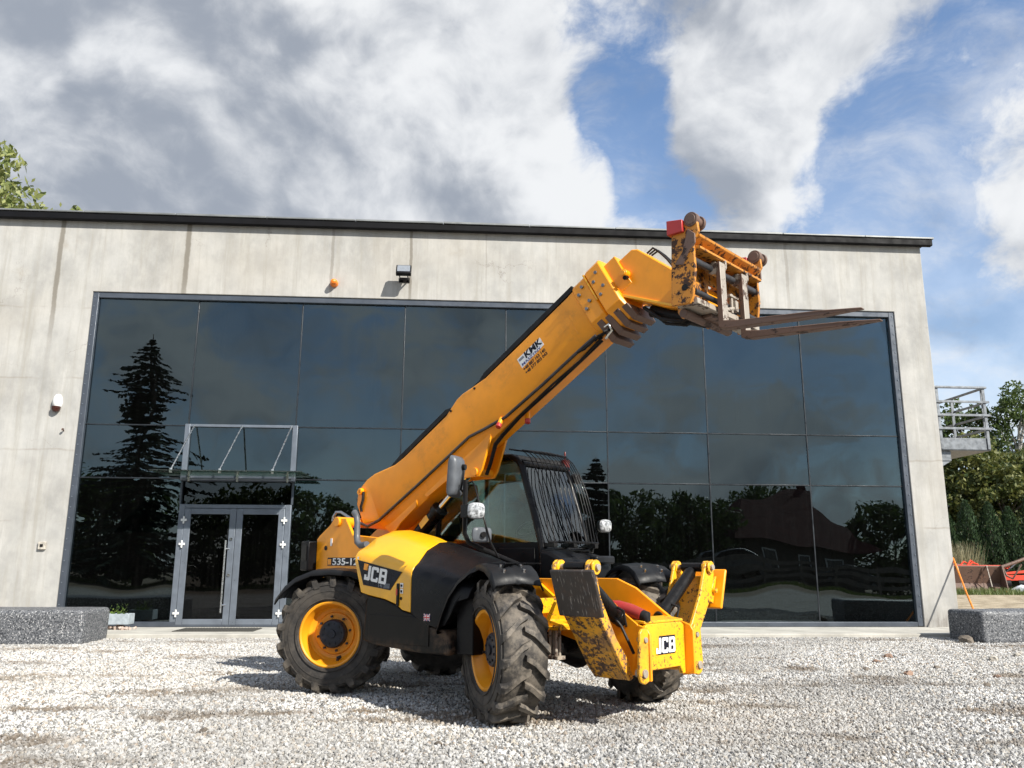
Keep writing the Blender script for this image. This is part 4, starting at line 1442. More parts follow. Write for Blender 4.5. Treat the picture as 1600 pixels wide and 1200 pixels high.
# ---- stabilisers
for s_ in (-1, 1):
    fl = [(0.38, 0.42), (0.46, 0.40), (0.56, 0.50), (0.78, 0.80), (0.985, 1.06), (1.06, 1.28), (1.03, 1.37), (0.96, 1.41), (0.90, 1.38), (0.86, 1.29), (0.78, 1.10), (0.55, 0.76), (0.40, 0.56)]
    if s_ < 0:      # the right-hand arm shows a narrower front flange
        fl = fl[:7] + [(0.96, 1.41), (0.925, 1.38), (0.91, 1.29), (0.86, 1.10), (0.65, 0.76), (0.47, 0.56)]
        fl[0] = (0.41, 0.42)
    fl = [(s_ * a, b_) for a, b_ in fl]
    web = [(0.46, 0.40), (0.56, 0.50), (0.78, 0.80), (0.985, 1.06), (1.05, 1.26), (1.03, 1.26), (0.96, 1.07), (0.755, 0.815), (0.535, 0.515), (0.44, 0.42)]
    web = [(s_ * a, b_) for a, b_ in web]
    arm = MB().prism(fl, 'x', 0.90, 0.935)
    arm.prism([(a, b_) for a, b_ in fl], 'x', 0.555, 0.585)
    arm.prism(web, 'x', 0.5855, 0.8995)
    ao = arm.build('stabiliser', 'paint_arm' if s_ < 0 else 'paint_chipped', T, bevel=0.008)
    bs = MB()
    for xx in (0.535, 0.575, 0.885, 0.945):
        bs.cyl((xx, s_ * 0.955, 1.345), (xx + 0.02, s_ * 0.955, 1.345), 0.062, 18)
    bs.build('boss', 'paint_chipped', ao, bevel=0.004)
    MB().cyl((0.50, s_ * 0.955, 1.345), (0.99, s_ * 0.955, 1.345), 0.028, 14).build('pin', 'bare_steel', ao, bevel=0.003)
    MB().cyl((0.64, s_ * 0.955, 1.345), (0.86, s_ * 0.955, 1.345), 0.045, 16).build('cylinder_eye', 'frame_black', ao, bevel=0.004)
    # foot plate folded against the arm
    tilt = Matrix.Rotation(s_ * math.radians(-19), 3, 'X')
    c = Vector((0.82 if s_ < 0 else 0.79, s_ * (1.045 if s_ < 0 else 1.10), 1.135))
    pd = MB().box(c, (0.455, 0.035, 0.40), tilt).build('foot', 'pad_steel' if s_ < 0 else 'paint_yellow', ao, bevel=0.014, seg=3)
    fb = MB()
    for xx in (0.66, 0.92):
        fo2 = -0.06 if s_ < 0 else 0.0
        fb.prism([(s_ * (0.95 + fo2), 1.02), (s_ * (1.02 + fo2), 0.99), (s_ * (1.11 + fo2), 1.26), (s_ * (1.04 + fo2), 1.21)], 'x', xx - 0.015, xx + 0.015)
    fb.cyl((0.60, s_ * 1.02, 1.12), (0.98, s_ * 1.02, 1.12), 0.025, 12)
    fb.build('foot_bracket', 'paint_chipped', ao, bevel=0.005)
    p0, p1 = Vector((0.75, s_ * 0.94, 1.31)), Vector((0.75, s_ * 0.26, 0.84))
    d = (p1 - p0)
    cy = MB().cyl(p0 + d * 0.05, p0 + d * 0.93, 0.062, 20).cyl(p0 + d * 0.80, p0 + d * 0.86, 0.072, 20).cyl(p0, p0 + d * 0.08, 0.05, 16)
    co = cy.build('ram', 'frame_black', ao, bevel=0.005)
    MB().cyl(p0 + d * 0.9, p1, 0.035, 14).build('ram_rod', 'chrome', ao)
    hs = MB().ring_tube([p0 + d * 0.72 + Vector((0.06, 0, 0.03)), p0 + d * 0.78 + Vector((0.13, s_ * 0.05, 0.03)), p0 + d * 0.86 + Vector((0.12, s_ * 0.06, -0.05)),
                         p0 + d * 0.93 + Vector((0.05, 0.0, -0.04))], 0.011, 8)
    hs.build('hose', 'hose_rubber', ao)
rs_ = MB().ring_tube([(0.52, -0.24, 1.0), (0.68, -0.25, 0.99), (0.82, -0.26, 0.965), (0.95, -0.27, 0.93)], [0.045, 0.062, 0.062, 0.055], 18)
rs_.build('hose_sleeve', 'red_paint', T, smooth=50)
MB().ring_tube([(0.951, -0.27, 0.93), (0.985, -0.272, 0.925), (1.0, -0.275, 0.88)], [0.05, 0.05, 0.03], 14).build('hose_end', 'hose_rubber', T)
MB().ring_tube([(0.62, -0.52, 1.14), (0.72, -0.46, 0.98), (0.84, -0.44, 0.84), (0.95, -0.42, 0.62)], 0.013, 8).build('hose', 'hose_rubber', T)

# ---- engine pod: yellow bonnet, black cowl, black skirt
YO, YI = -1.10, -0.42


def lerp(a, b, t):
    return a + (b - a) * t


def pod_section(xb, xo, xi, zb, zo, zi, bulge=0.05):
    """outer bottom -> fold -> crown -> inner edge -> inner bottom"""
    return [(xb, YO, zb), (lerp(xb, xo, 0.85), YO, zo - 0.11), (lerp(xb, xo, 0.97), YO + 0.012, zo - 0.045), (xo, YO + 0.05, zo + 0.005), (lerp(xo, xi, 0.12), YO + 0.11, zo + 0.035),
            (lerp(xo, xi, 0.40), lerp(YO, YI, 0.40), lerp(zo, zi, 0.42) + bulge), (lerp(xo, xi, 0.75), lerp(YO, YI, 0.75), lerp(zo, zi, 0.80) + bulge * 0.8), (xi, YI, zi),
            (lerp(xi, xb, 0.3), YI, 1.0)]


bon = MB()
S = [pod_section(-1.975, -2.115, -2.20, 1.075, 1.485, 1.70, 0.02), pod_section(-1.95, -2.08, -2.10, 1.07, 1.495, 1.735, 0.045),
     pod_section(-1.85, -1.92, -2.00, 1.05, 1.475, 1.735), pod_section(-1.59, -1.64, -1.80, 1.018, 1.43, 1.70), pod_section(-1.40, -1.42, -1.60, 0.97, 1.39, 1.66),
     pod_section(-1.31, -1.31, -1.50, 0.92, 1.37, 1.635), pod_section(-1.185, -1.19, -1.40, 0.90, 1.345, 1.60)]
bon.loft(S)
bonnet = bon.build('bonnet', 'paint_bonnet', T, bevel=0.006, smooth=42)
# louvre ridges pressed in the bonnet top
rd = MB()
for k in range(5):
    xx = -1.98 + k * 0.085
    rd.ring_tube([(xx - 0.02, -0.86, 1.588 - k * 0.012), (xx - 0.03, -0.72, 1.645 - k * 0.012), (xx - 0.05, -0.56, 1.70 - k * 0.012)], [0.008, 0.016, 0.008], 6)
rd.build('louvre', 'paint_bonnet', bonnet, smooth=60)
# maker's badge on the side
yb = YO - 0.003
MB().prism([(-2.045, 1.405), (-1.325, 1.285), (-1.495, 1.105), (-1.935, 1.150)], 'y', yb - 0.002, yb).build('badge', 'black_print', bonnet)
lt = MB()
Xd, Yd = Vector((1, 0, -0.135)), Vector((0.10, 0, 1))
jcb(lt, (-1.925, yb - 0.0025, 1.205), Xd, Yd, (0, -1, 0), 0.150, 0.06)
lt.build('lettering', 'white_print', bonnet, fixn=False)
MB().prism([(-1.935, 1.305), (-1.870, 1.297), (-1.862, 1.360), (-1.925, 1.368)], 'y', yb - 0.005, yb - 0.0025).build('emblem', 'paint_yellow', bonnet)
RS = Matrix((Xd.normalized(), Vector((0, 0, 1)), Vector((0, -1, 0)))).transposed()
text_mesh('lettering', 'T4i', 0.062, 'grey_print', bonnet, RS, (-1.70, yb - 0.0025, 1.135), 0.0008)
hz = MB()
for k in range(5):
    hz.prism([(-1.600 + k * 0.019, 1.122), (-1.590 + k * 0.019, 1.121), (-1.583 + k * 0.019, 1.172 - k * 0.001), (-1.593 + k * 0.019, 1.173 - k * 0.001)], 'y', yb - 0.004, yb - 0.0025)
hz.build('stripe', 'grey_print', bonnet)
# latch, recess and warning stickers
MB().bx(-1.395, -1.355, YO - 0.012, YO - 0.002, 0.955, 1.175).build('latch', 'plastic_black', bonnet, bevel=0.008)
MB().bx(-1.398, -1.375, YO - 0.016, YO - 0.0125, 1.06, 1.12).build('latch_tab', 'red_orange_paint', bonnet, bevel=0.003)
for k, zz_ in enumerate((1.155, 1.10)):
    MB().bx(-1.345, -1.30, YO - 0.0045, YO - 0.002, zz_ - 0.022, zz_ + 0.024).build('warning_sticker', 'white_print', bonnet)
    MB().bx(-1.338, -1.312, YO - 0.0062, YO - 0.005, zz_ - 0.012, zz_ + 0.010).build('sticker_print', 'black_print', bonnet)
MB().cyl((-1.33, YO - 0.002, 1.03), (-1.33, YO - 0.006, 1.03), 0.016, 12).build('lock', 'plastic_black', bonnet)
MB().cyl((-2.035, YO - 0.001, 1.425), (-2.035, YO - 0.008, 1.425), 0.014, 10).build('screw', 'steel_bright', bonnet)

cw_ = MB()
S = [pod_section(-1.182, -1.187, -1.396, 0.898, 1.342, 1.597, 0.05), pod_section(-1.13, -1.13, -1.30, 0.87, 1.345, 1.585, 0.055), pod_section(-0.95, -0.95, -1.10, 0.80, 1.315, 1.535, 0.05),
     pod_section(-0.82, -0.80, -0.92, 0.775, 1.285, 1.49, 0.045), pod_section(-0.70, -0.62, -0.70, 0.80, 1.24, 1.44, 0.04), pod_section(-0.62, -0.46, -0.48, 0.90, 1.20, 1.38, 0.02),
     pod_section(-0.55, -0.36, -0.36, 1.02, 1.17, 1.33, 0.0)]
cw_.loft(S)
cowl = cw_.build('cowl', 'plastic_black', T, bevel=0.006, smooth=45)
# wheel-arch lip sweeping over the front wheel
lp = [(-0.77, 0.74), (-0.70, 0.90), (-0.62, 1.05), (-0.50, 1.18), (-0.34, 1.28), (-0.14, 1.335), (0.08, 1.335)]
secs = []
for k, (a, b_) in enumerate(lp):
    n_ = Vector(((lp[min(k + 1, 6)][1] - lp[max(k - 1, 0)][1]), -(lp[min(k + 1, 6)][0] - lp[max(k - 1, 0)][0]))).normalized()
    o1, o2 = 0.045, -0.035
    y0, y1 = YO - 0.035, -0.62
    secs.append([(a + n_.x * o2, y0 + 0.02, b_ + n_.y * o2), (a - n_.x * 0.0, y0, b_), (a - n_.x * o1, y0 + 0.03, b_ - n_.y * o1), (a - n_.x * o1, y1, b_ - n_.y * o1), (a + n_.x * o2, y1, b_ + n_.y * o2)])
MB().loft(secs).build('arch_lip', 'plastic_black', cowl, bevel=0.006, smooth=45)
sk = MB().prism([(-1.93, 0.60), (-1.90, 0.99), (-1.86, 1.045), (-1.60, 1.012), (-1.42, 0.965), (-1.31, 0.912), (-1.18, 0.893), (-0.95, 0.792), (-0.80, 0.765), (-0.72, 0.76),
                 (-0.66, 0.70), (-0.62, 0.58), (-0.66, 0.535), (-1.05, 0.53), (-1.80, 0.565)], 'y', YO + 0.012, -0.40)
skirt = sk.build('skirt', 'skirt_black', T, bevel=0.02, seg=3)
MB().bx(-1.83, -0.92, YO + 0.004, YO + 0.0115, 0.60, 0.86).build('access_panel', 'skirt_black', skirt, bevel=0.004)
# dark inner wall behind the front wheel
MB().bx(-0.62, -0.40, -1.02, -0.34, 0.55, 1.20).build('splash_guard', 'plastic_black', T, bevel=0.01)
# union flag sticker
fg = MB()
fo = Vector((-0.985, YO + 0.001, 0.835))


def fl_quad(pts, mi, lift):
    fg.add([(fo.x + a, fo.y - lift, fo.z + b_) for a, b_ in pts], [(0, 1, 2, 3)], mi)


fl_quad([(0, 0), (0.088, 0), (0.088, 0.062), (0, 0.062)], 0, 0.004)
for (a0, b0, a1, b1) in ((0, 0, 0.088, 0.062), (0, 0.062, 0.088, 0)):
    for w_, mi, lf in ((0.0075, 1, 0.0052), (0.0028, 2, 0.0060)):
        dv = Vector((a1 - a0, b1 - b0)).normalized()
        nv = Vector((-dv.y, dv.x)) * w_
        fl_quad([(a0 + nv.x * 0.4, b0 + nv.y), (a0 - nv.x * 0.4, b0 - nv.y), (a1 - nv.x * 0.4, b1 - nv.y), (a1 + nv.x * 0.4, b1 + nv.y)], mi, lf)
for w_, mi, lf in ((0.010, 1, 0.0068), (0.0058, 2, 0.0076)):
    fl_quad([(0.044 - w_, 0), (0.044 + w_, 0), (0.044 + w_, 0.062), (0.044 - w_, 0.062)], mi, lf)
    fl_quad([(0, 0.031 - w_), (0.088, 0.031 - w_), (0.088, 0.031 + w_), (0, 0.031 + w_)], mi, lf + 0.0004)
fg.build('flag_sticker', ['blue_print', 'white_print', 'red_print'], skirt, fixn=False)
# exhaust
ex = MB().ring_tube([(-2.52, -0.62, 1.58), (-2.66, -0.60, 1.57), (-2.75, -0.58, 1.61), (-2.78, -0.57, 1.70), (-2.78, -0.57, 1.84), (-2.80, -0.57, 1.91), (-2.86, -0.56, 1.96)], 0.037, 14)
ex.build('exhaust', 'mirror_shell', T, smooth=60)

# ---- rear frame (boom tower)
tw = [(-3.66, 0.95), (-3.67, 1.66), (-3.62, 1.70), (-3.42, 1.82), (-3.33, 1.90), (-3.10, 1.90), (-2.95, 1.70), (-2.0, 1.62), (-1.9, 1.0)]
MB().prism(tw, 'y', -0.50, -0.46).build('tower_plate', 'paint_yellow', T, bevel=0.008)
MB().prism(tw, 'y', 0.26, 0.30).build('tower_plate', 'paint_yellow', T, bevel=0.008)
MB().prism([(-3.60, 0.95), (-3.62, 1.55), (-3.30, 1.68), (-2.9, 1.5), (-2.0, 1.4), (-2.0, 1.0)], 'y', -0.459, -0.26).build('tower_box', 'paint_yellow', T)
MB().prism([(-3.70, 0.60), (-3.72, 1.28), (-3.40, 1.30), (-3.30, 0.60)], 'y', -0.45, 0.45).build('counterweight', 'frame_black', T, bevel=0.03)
MB().cyl((-3.25, -0.53, 1.86), (-3.25, 0.33, 1.86), 0.06, 18).build('boom_pivot', 'paint_yellow', T, bevel=0.006)
MB().cyl((-3.47, -0.503, 1.55), (-3.47, -0.508, 1.55), 0.028, 14).build('plug', 'hose_rubber', T)
MB().bx(-3.38, -3.345, -0.506, -0.501, 1.575, 1.665).build('label_white', 'white_print', T)
lg = MB().bx(-3.83, -3.672, -0.62, -0.40, 1.28, 1.635).build('rear_lamp', 'plastic_black', T, bevel=0.015)
MB().bx(-3.838, -3.831, -0.60, -0.42, 1.31, 1.42).build('lens', 'red_paint', lg)
MB().bx(-3.80, -3.70, -0.628, -0.6205, 1.40, 1.58).build('side_lens', 'frame_black', lg)
nb = MB().bx(-3.42, -2.60, -0.5045, -0.501, 1.34, 1.435).build('badge', 'black_print', T)
MB().bx(-3.41, -3.345, -0.5065, -0.505, 1.352, 1.418).build('emblem', 'paint_yellow', nb)
text_mesh('lettering', '535-125', 0.112, 'white_print', nb, Matrix(((1, 0, 0), (0, 0, -1), (0, 1, 0))), (-3.325, -0.505, 1.350), 0.0008, 1.6, 0, 0.002)

# ---- lift ram
p0, p1 = Vector((-2.75, -0.02, 1.35)), Vector((-1.42, -0.02, 2.42))
d = p1 - p0
lr = MB().cyl(p0, p0 + d * 0.58, 0.085, 22).cyl(p0 + d * 0.555, p0 + d * 0.60, 0.10, 22)
lr_o = lr.build('lift_ram', 'frame_black', T, bevel=0.006)
MB().cyl(p0 + d * 0.6, p1, 0.045, 18).build('ram_rod', 'chrome', lr_o)
MB().box(p0 + d * 0.46 + Vector((0, -0.086, 0)), (0.16, 0.004, 0.075), Matrix.Rotation(-math.atan2(d.z, d.x), 3, 'Y')).build('warning_sticker', 'paint_bonnet', lr_o)

# ---- boom, in its own (u, v) frame from the pivot
BA = math.radians(30.3)
BP = Vector((-3.2, 0, 1.85))
cu_, su_ = math.cos(BA), math.sin(BA)


def B(u, y, v):
    return (BP.x + u * cu_ - v * su_, y, BP.z + u * su_ + v * cu_)


HB = 0.205   # half width
top = [(0.05, 0.26), (0.12, 0.36), (0.22, 0.41), (0.34, 0.425), (0.50, 0.405), (0.70, 0.34), (0.87, 0.285), (1.05, 0.268), (1.89, 0.268), (2.00, 0.30), (2.12, 0.33), (2.22, 0.33),
       (2.40, 0.295), (2.60, 0.262), (3.2, 0.258), (3.95, 0.262), (4.10, 0.275)]
secs = []
for (u, v) in top:
    lo = -0.10 if u < 0.1 else -0.175
    lo2 = -0.20 if u < 0.1 else -0.345
    if u < 0.4:
        f_ = u / 0.4
        lo, lo2 = lerp(-0.02, -0.175, f_), lerp(-0.06, -0.345, f_)
    secs.append([B(u, -HB, lo), B(u, -HB, v - 0.02), B(u, -HB + 0.02, v), B(u, HB - 0.02, v), B(u, HB, v - 0.02), B(u, HB, lo), B(u, 0.11, lo2), B(u, -0.11, lo2)])
bo = MB().loft(secs)
boom = bo.build('boom', 'paint_yellow', T, bevel=0.005, smooth=30)
# black hose carrier along the top
MB().loft([[B(u, -0.18, v), B(u, -0.12, v), B(u, -0.12, v + 0.055), B(u, -0.18, v + 0.055)] for u, v in ((0.75, 0.26), (1.0, 0.285), (1.9, 0.29), (2.0, 0.25), (2.5, 0.25), (2.6, 0.28), (4.05, 0.285))]
          ).build('hose_tray', 'hose_rubber', boom)
# lift bracket under the boom
for s_ in (-1, 1):
    y0 = s_ * 0.125
    pl_ = [B(1.05, 0, -0.20), B(2.36, 0, -0.20), B(2.30, 0, -0.33), B(2.02, 0, -0.56), B(1.93, 0, -0.60), B(1.86, 0, -0.56), B(1.50, 0, -0.36), B(1.12, 0, -0.345)]
    MB().prism([(p[0], p[2]) for p in pl_], 'y', y0 - 0.015, y0 + 0.015).build('lift_bracket', 'paint_yellow', boom, bevel=0.006)
gq = MB()
a, b_, c, d_ = B(1.66, 0, -0.40), B(1.95, 0, -0.37), B(1.95, 0, -0.39), B(1.66, 0, -0.42)
gq.prism([(p[0], p[2]) for p in (a, b_, c, d_)], 'y', -0.108, 0.108)
gq.cyl(B(1.92, -0.16, -0.53), B(1.92, 0.16, -0.53), 0.045, 14)
gq.build('gusset', 'paint_yellow', boom, bevel=0.004)
# second bracket nearer the pivot, with the compensating ram ear
for s_ in (-1, 1):
    y0 = s_ * 0.135
    pl_ = [B(0.30, 0, -0.16), B(1.04, 0, -0.20), B(0.92, 0, -0.345), B(0.62, 0, -0.36), B(0.44, 0, -0.40), B(0.36, 0, -0.34)]
    MB().prism([(p[0], p[2]) for p in pl_], 'y', y0 - 0.015, y0 + 0.015).build('rear_bracket', 'paint_yellow', boom, bevel=0.006)
# pipes and hoses
pp = MB().ring_tube([B(4.02, -0.19, -0.33), B(3.7, -0.175, -0.315), B(3.2, -0.175, -0.315), B(2.62, -0.18, -0.30), B(2.28, -0.20, -0.23), B(2.10, -0.228, -0.195), B(1.2, -0.228, -0.19),
                     B(0.35, -0.228, -0.175), B(0.14, -0.232, -0.13), B(0.03, -0.26, 0.0)], 0.017, 10)
pp.build('hydraulic_pipe', 'pipe_dark', boom, smooth=60)
MB().ring_tube([B(0.03, -0.262, 0.0), B(-0.03, -0.29, 0.08), B(-0.13, -0.33, 0.24), B(-0.18, -0.36, 0.27), B(-0.23, -0.38, 0.23)], 0.019, 10).build('hydraulic_pipe', 'pipe_steel', boom, smooth=60)
for k in range(2):
    o_ = k * 0.022
    h = MB().ring_tube([B(4.05 - k * 0.03, -0.15 + o_ * 1.6, -0.37 - 0.01 * k), B(3.7, -0.13 + o_ * 1.4, -0.385 + 0.008 * (k % 2)), B(3.3, -0.14 + o_ * 1.4, -0.375 - 0.012 * (k % 3)), B(2.75, -0.12 + o_ * 1.3, -0.37),
                        B(2.42, -0.09 + o_, -0.375 - 0.01 * k), B(2.28, -0.09 + o_, -0.40 - 0.01 * k), B(2.10, -0.07 + o_, -0.53), B(1.98, -0.06 + o_, -0.60)], 0.013, 8)
    h.build('hose', 'hose_rubber', boom, smooth=60)
for k in range(5):
    hp_ = B(-0.23 - 0.016 * k, -0.38 + 0.03 * k, 0.23)
    q_ = Vector(hp_)
    MB().ring_tube([q_, q_ + Vector((-0.02, 0, -0.08)), q_ + Vector((-0.03, 0.01, -0.22)), q_ + Vector((-0.02, 0.02, -0.40))], [0.016, 0.018, 0.016, 0.016], 8).build('hose', 'hose_rubber', boom, smooth=60)
    MB().cyl(q_ + Vector((0, 0, 0.012)), q_ + Vector((-0.008, 0, -0.05)), 0.021, 8).build('fitting', 'pipe_steel', boom)
MB().ring_tube([B(0.10, -0.215, 0.11), B(0.12, -0.225, 0.16), B(0.20, -0.225, 0.22), B(0.24, -0.215, 0.31)], 0.016, 8).build('grab_loop', 'hose_rubber', boom, smooth=60)
# hose clutter at the boom end
rg = random.Random(12)
for k in range(5):
    b0 = 3.75 + 0.07 * k
    MB().ring_tube([B(b0, -0.19 + 0.02 * k, -0.33), B(b0 + 0.10, -0.21, -0.36 - 0.02 * rg.random()), B(b0 + 0.2, -0.20 + 0.03 * k, -0.33 - 0.04 * rg.random()), B(b0 + 0.32, -0.14 + 0.04 * k, -0.35)], 0.012, 8).build('hose', 'hose_rubber', boom, smooth=60)
MB().ring_tube([B(4.10, -0.16, -0.30), B(4.20, -0.18, -0.33), B(4.19, -0.17, -0.40), B(4.08, -0.15, -0.41)], 0.014, 10).build('fitting', 'chrome', boom, smooth=60)
for u in (2.56, 2.80):
    a_ = Vector(B(u, -0.17 if u < 2.6 else -0.02, -0.27 if u < 2.6 else -0.345))
    e_ = Vector((0.01, -0.05, -0.075)) if u < 2.6 else Vector((0.015, -0.02, -0.085))
    MB().cyl(a_, a_ + e_ * 0.9, 0.026, 12).build('grease_boss', 'paint_yellow', boom, bevel=0.003)
    MB().cyl(a_ + e_ * 0.9, a_ + e_ * 1.45, 0.031, 12).build('grease_cap', 'red_paint', boom, bevel=0.004)
for (u, v) in ((0.22, 0.335), (1.99, 0.255), (2.42, 0.25), (0.20, 0.33)):
    rr_ = 0.034 if u < 0.3 else 0.014
    MB().cyl(B(u, -HB - 0.001, v), B(u, -HB - (0.05 if u < 0.3 else 0.012), v), rr_, 14).build('bolt', 'paint_yellow' if u < 0.3 else 'hose_rubber', boom, bevel=0.003)
# weld seams round the boom
for u in (3.86,):
    v_ = 0.268 if u < 2 else 0.261
    MB().loft([[B(uu_, -HB - 0.0016, -0.176), B(uu_, -HB - 0.0016, v_ - 0.02), B(uu_, -HB + 0.02, v_ + 0.003), B(uu_, -HB + 0.03, v_ - 0.02), B(uu_, -HB + 0.01, -0.17)] for uu_ in (u, u + 0.008)]
              ).build('weld_seam', 'paint_yellow', boom)
# dealer's sticker
RB = Matrix(((cu_, -su_, 0), (0, 0, -1), (su_, cu_, 0)))
uS, vS = 3.14, -0.055


def BL(u, v, lift):
    return B(u, -HB - lift, v)


stq = [(3.085, 0.125), (3.455, 0.125), (3.462, 0.02), (3.095, -0.005)]
MB().prism([(B(u, 0, v)[0], B(u, 0, v)[2]) for u, v in stq], 'y', -HB - 0.0032, -HB - 0.0012).build('sticker', 'white_print', boom)
text_mesh('lettering', 'KMK', 0.105, 'black_print', boom, RB, BL(3.19, 0.053, 0.0036), 0.0006, 1.15, 0, 0.004)
text_mesh('lettering', 'MASZYNY', 0.047, 'blue_print', boom, RB, BL(3.11, 0.008, 0.0036), 0.0006, 1.42, 0, 0.001)
text_mesh('lettering', '+48 887 163 140', 0.050, 'black_print', boom, RB, BL(3.10, -0.048, 0.0014), 0.0006, 1.0, 0, 0.0015)
text_mesh('lettering', '+48 577 803 043', 0.050, 'black_print', boom, RB, BL(3.105, -0.098, 0.0014), 0.0006, 1.0, 0, 0.0015)
MB().prism([(B(u, 0, v)[0], B(u, 0, v)[2]) for u, v in ((3.10, 0.108), (3.175, 0.108), (3.18, 0.078), (3.103, 0.078))], 'y', -HB - 0.0045, -HB - 0.0033).build('sticker_print', 'grey_print', boom)

# wear collars and inner sections
def collar(u0, u1, pad, v1, v0, vl, name, ends):
    secs = []
    for u, g in ((u0, 0.0), (u0 + 0.02, pad), (u1 - 0.02, pad), (u1, 0.0)):
        h_ = HB + g
        secs.append([B(u, -h_, v0 - g), B(u, -h_, v1 - 0.05 + g), B(u, -h_ + 0.05, v1 + g), B(u, h_ - 0.05, v1 + g), B(u, h_, v1 - 0.05 + g), B(u, h_, v0 - g), B(u, 0.12, vl), B(u, -0.12, vl)])
    o = MB().loft(secs).build(name, 'paint_yellow', T, bevel=0.006, smooth=30)
    return o


c1 = collar(4.04, 4.245, 0.022, 0.285, -0.19, -0.36, 'boom_collar', 0)
c2 = collar(4.248, 4.47, 0.03, 0.30, -0.20, -0.40, 'boom_collar', 0)
for (u, v, o_) in ((4.10, 0.14, c1), (4.17, 0.19, c1), (4.10, -0.05, c1), (4.17, 0.0, c1), (4.31, 0.13, c2), (4.38, 0.20, c2), (4.31, -0.04, c2), (4.38, 0.02, c2)):
    MB().cyl(B(u, -HB - 0.02, v), B(u, -HB - 0.045, v), 0.018, 6).build('bolt', 'zinc', o_)
MB().loft([[B(u, -0.232, v - 0.03), B(u, -0.237, v + 0.31), B(u, 0.0, v + 0.335), B(u, 0.0, v - 0.03)] for u, v in ((4.236, -0.02), (4.252, -0.02))]).build('edge_strip', 'paint_bonnet', c1)
# underside wear blocks (rusty)
wbk = MB()
for k in range(4):
    wbk.loft([[B(u, -0.21, -0.24 - 0.02 * k), B(u, 0.21, -0.24 - 0.02 * k), B(u, 0.20, -0.47 + 0.01 * k), B(u, -0.12, -0.47 + 0.01 * k)] for u in (4.10 + 0.105 * k, 4.17 + 0.105 * k)])
wbk.build('wear_block', 'rust_steel', c2, bevel=0.006)
MB().loft([[B(u, -0.19, 0.0), B(u, -0.19, 0.22), B(u, 0.19, 0.22), B(u, 0.19, -0.14), B(u, -0.16, -0.14)] for u in (4.0, 4.62)]).build('inner_boom', 'paint_yellow', T, bevel=0.006)
# cranked nose
ns = [(0.55, 4.02), (0.58, 4.25), (0.86, 4.405), (0.93, 4.39), (1.30, 4.10), (1.60, 3.86), (1.66, 3.70), (1.60, 3.62), (1.22, 3.735), (0.80, 3.92), (0.66, 3.98)]
nose = MB().prism(ns, 'y', -0.155, 0.155).build('boom_nose', 'paint_yellow', T, bevel=0.012)
MB().prism([(0.62, 3.985), (1.60, 3.605), (1.605, 3.63), (0.63, 4.01)], 'y', -0.175, 0.175).build('flange', 'paint_bonnet', nose, bevel=0.004)
MB().cyl((0.80, -0.15, 4.155), (0.80, -0.225, 4.155), 0.042, 16).cyl((0.80, -0.20, 4.155), (0.80, -0.235, 4.155), 0.03, 12).build('pin', 'paint_yellow', nose, bevel=0.005)
MB().cyl((0.825, -0.19, 4.11), (0.83, -0.24, 4.095), 0.022, 10).build('pin_lock', 'frame_black', nose)
MB().box((0.68, -0.158, 4.215), (0.24, 0.006, 0.012), Matrix.Rotation(math.radians(25), 3, 'Y')).build('weld_bead', 'paint_yellow', nose)
for k in range(3):
    MB().ring_tube([(0.93, 0.02 + 0.04 * k, 4.395), (1.0, 0.02 + 0.05 * k, 4.435), (1.08, 0.03 + 0.04 * k, 4.36), (1.15, 0.03 + 0.04 * k, 4.28), (1.22, 0.05, 4.17)], 0.010, 8).build('hose', 'hose_rubber', nose, smooth=60)
tr_ = MB().cyl((0.98, 0.0, 3.78), (1.55, 0.0, 3.56), 0.06, 16)
tr_.ring_tube([(0.95, -0.10, 3.80), (1.15, -0.12, 3.64), (1.35, -0.10, 3.58), (1.50, -0.09, 3.62)], 0.018, 8)
tr_.ring_tube([(0.95, -0.06, 3.80), (1.18, -0.07, 3.60), (1.38, -0.05, 3.55), (1.50, -0.04, 3.60)], 0.016, 8)
tr_.build('crowd_ram', 'hose_rubber', nose, smooth=50)

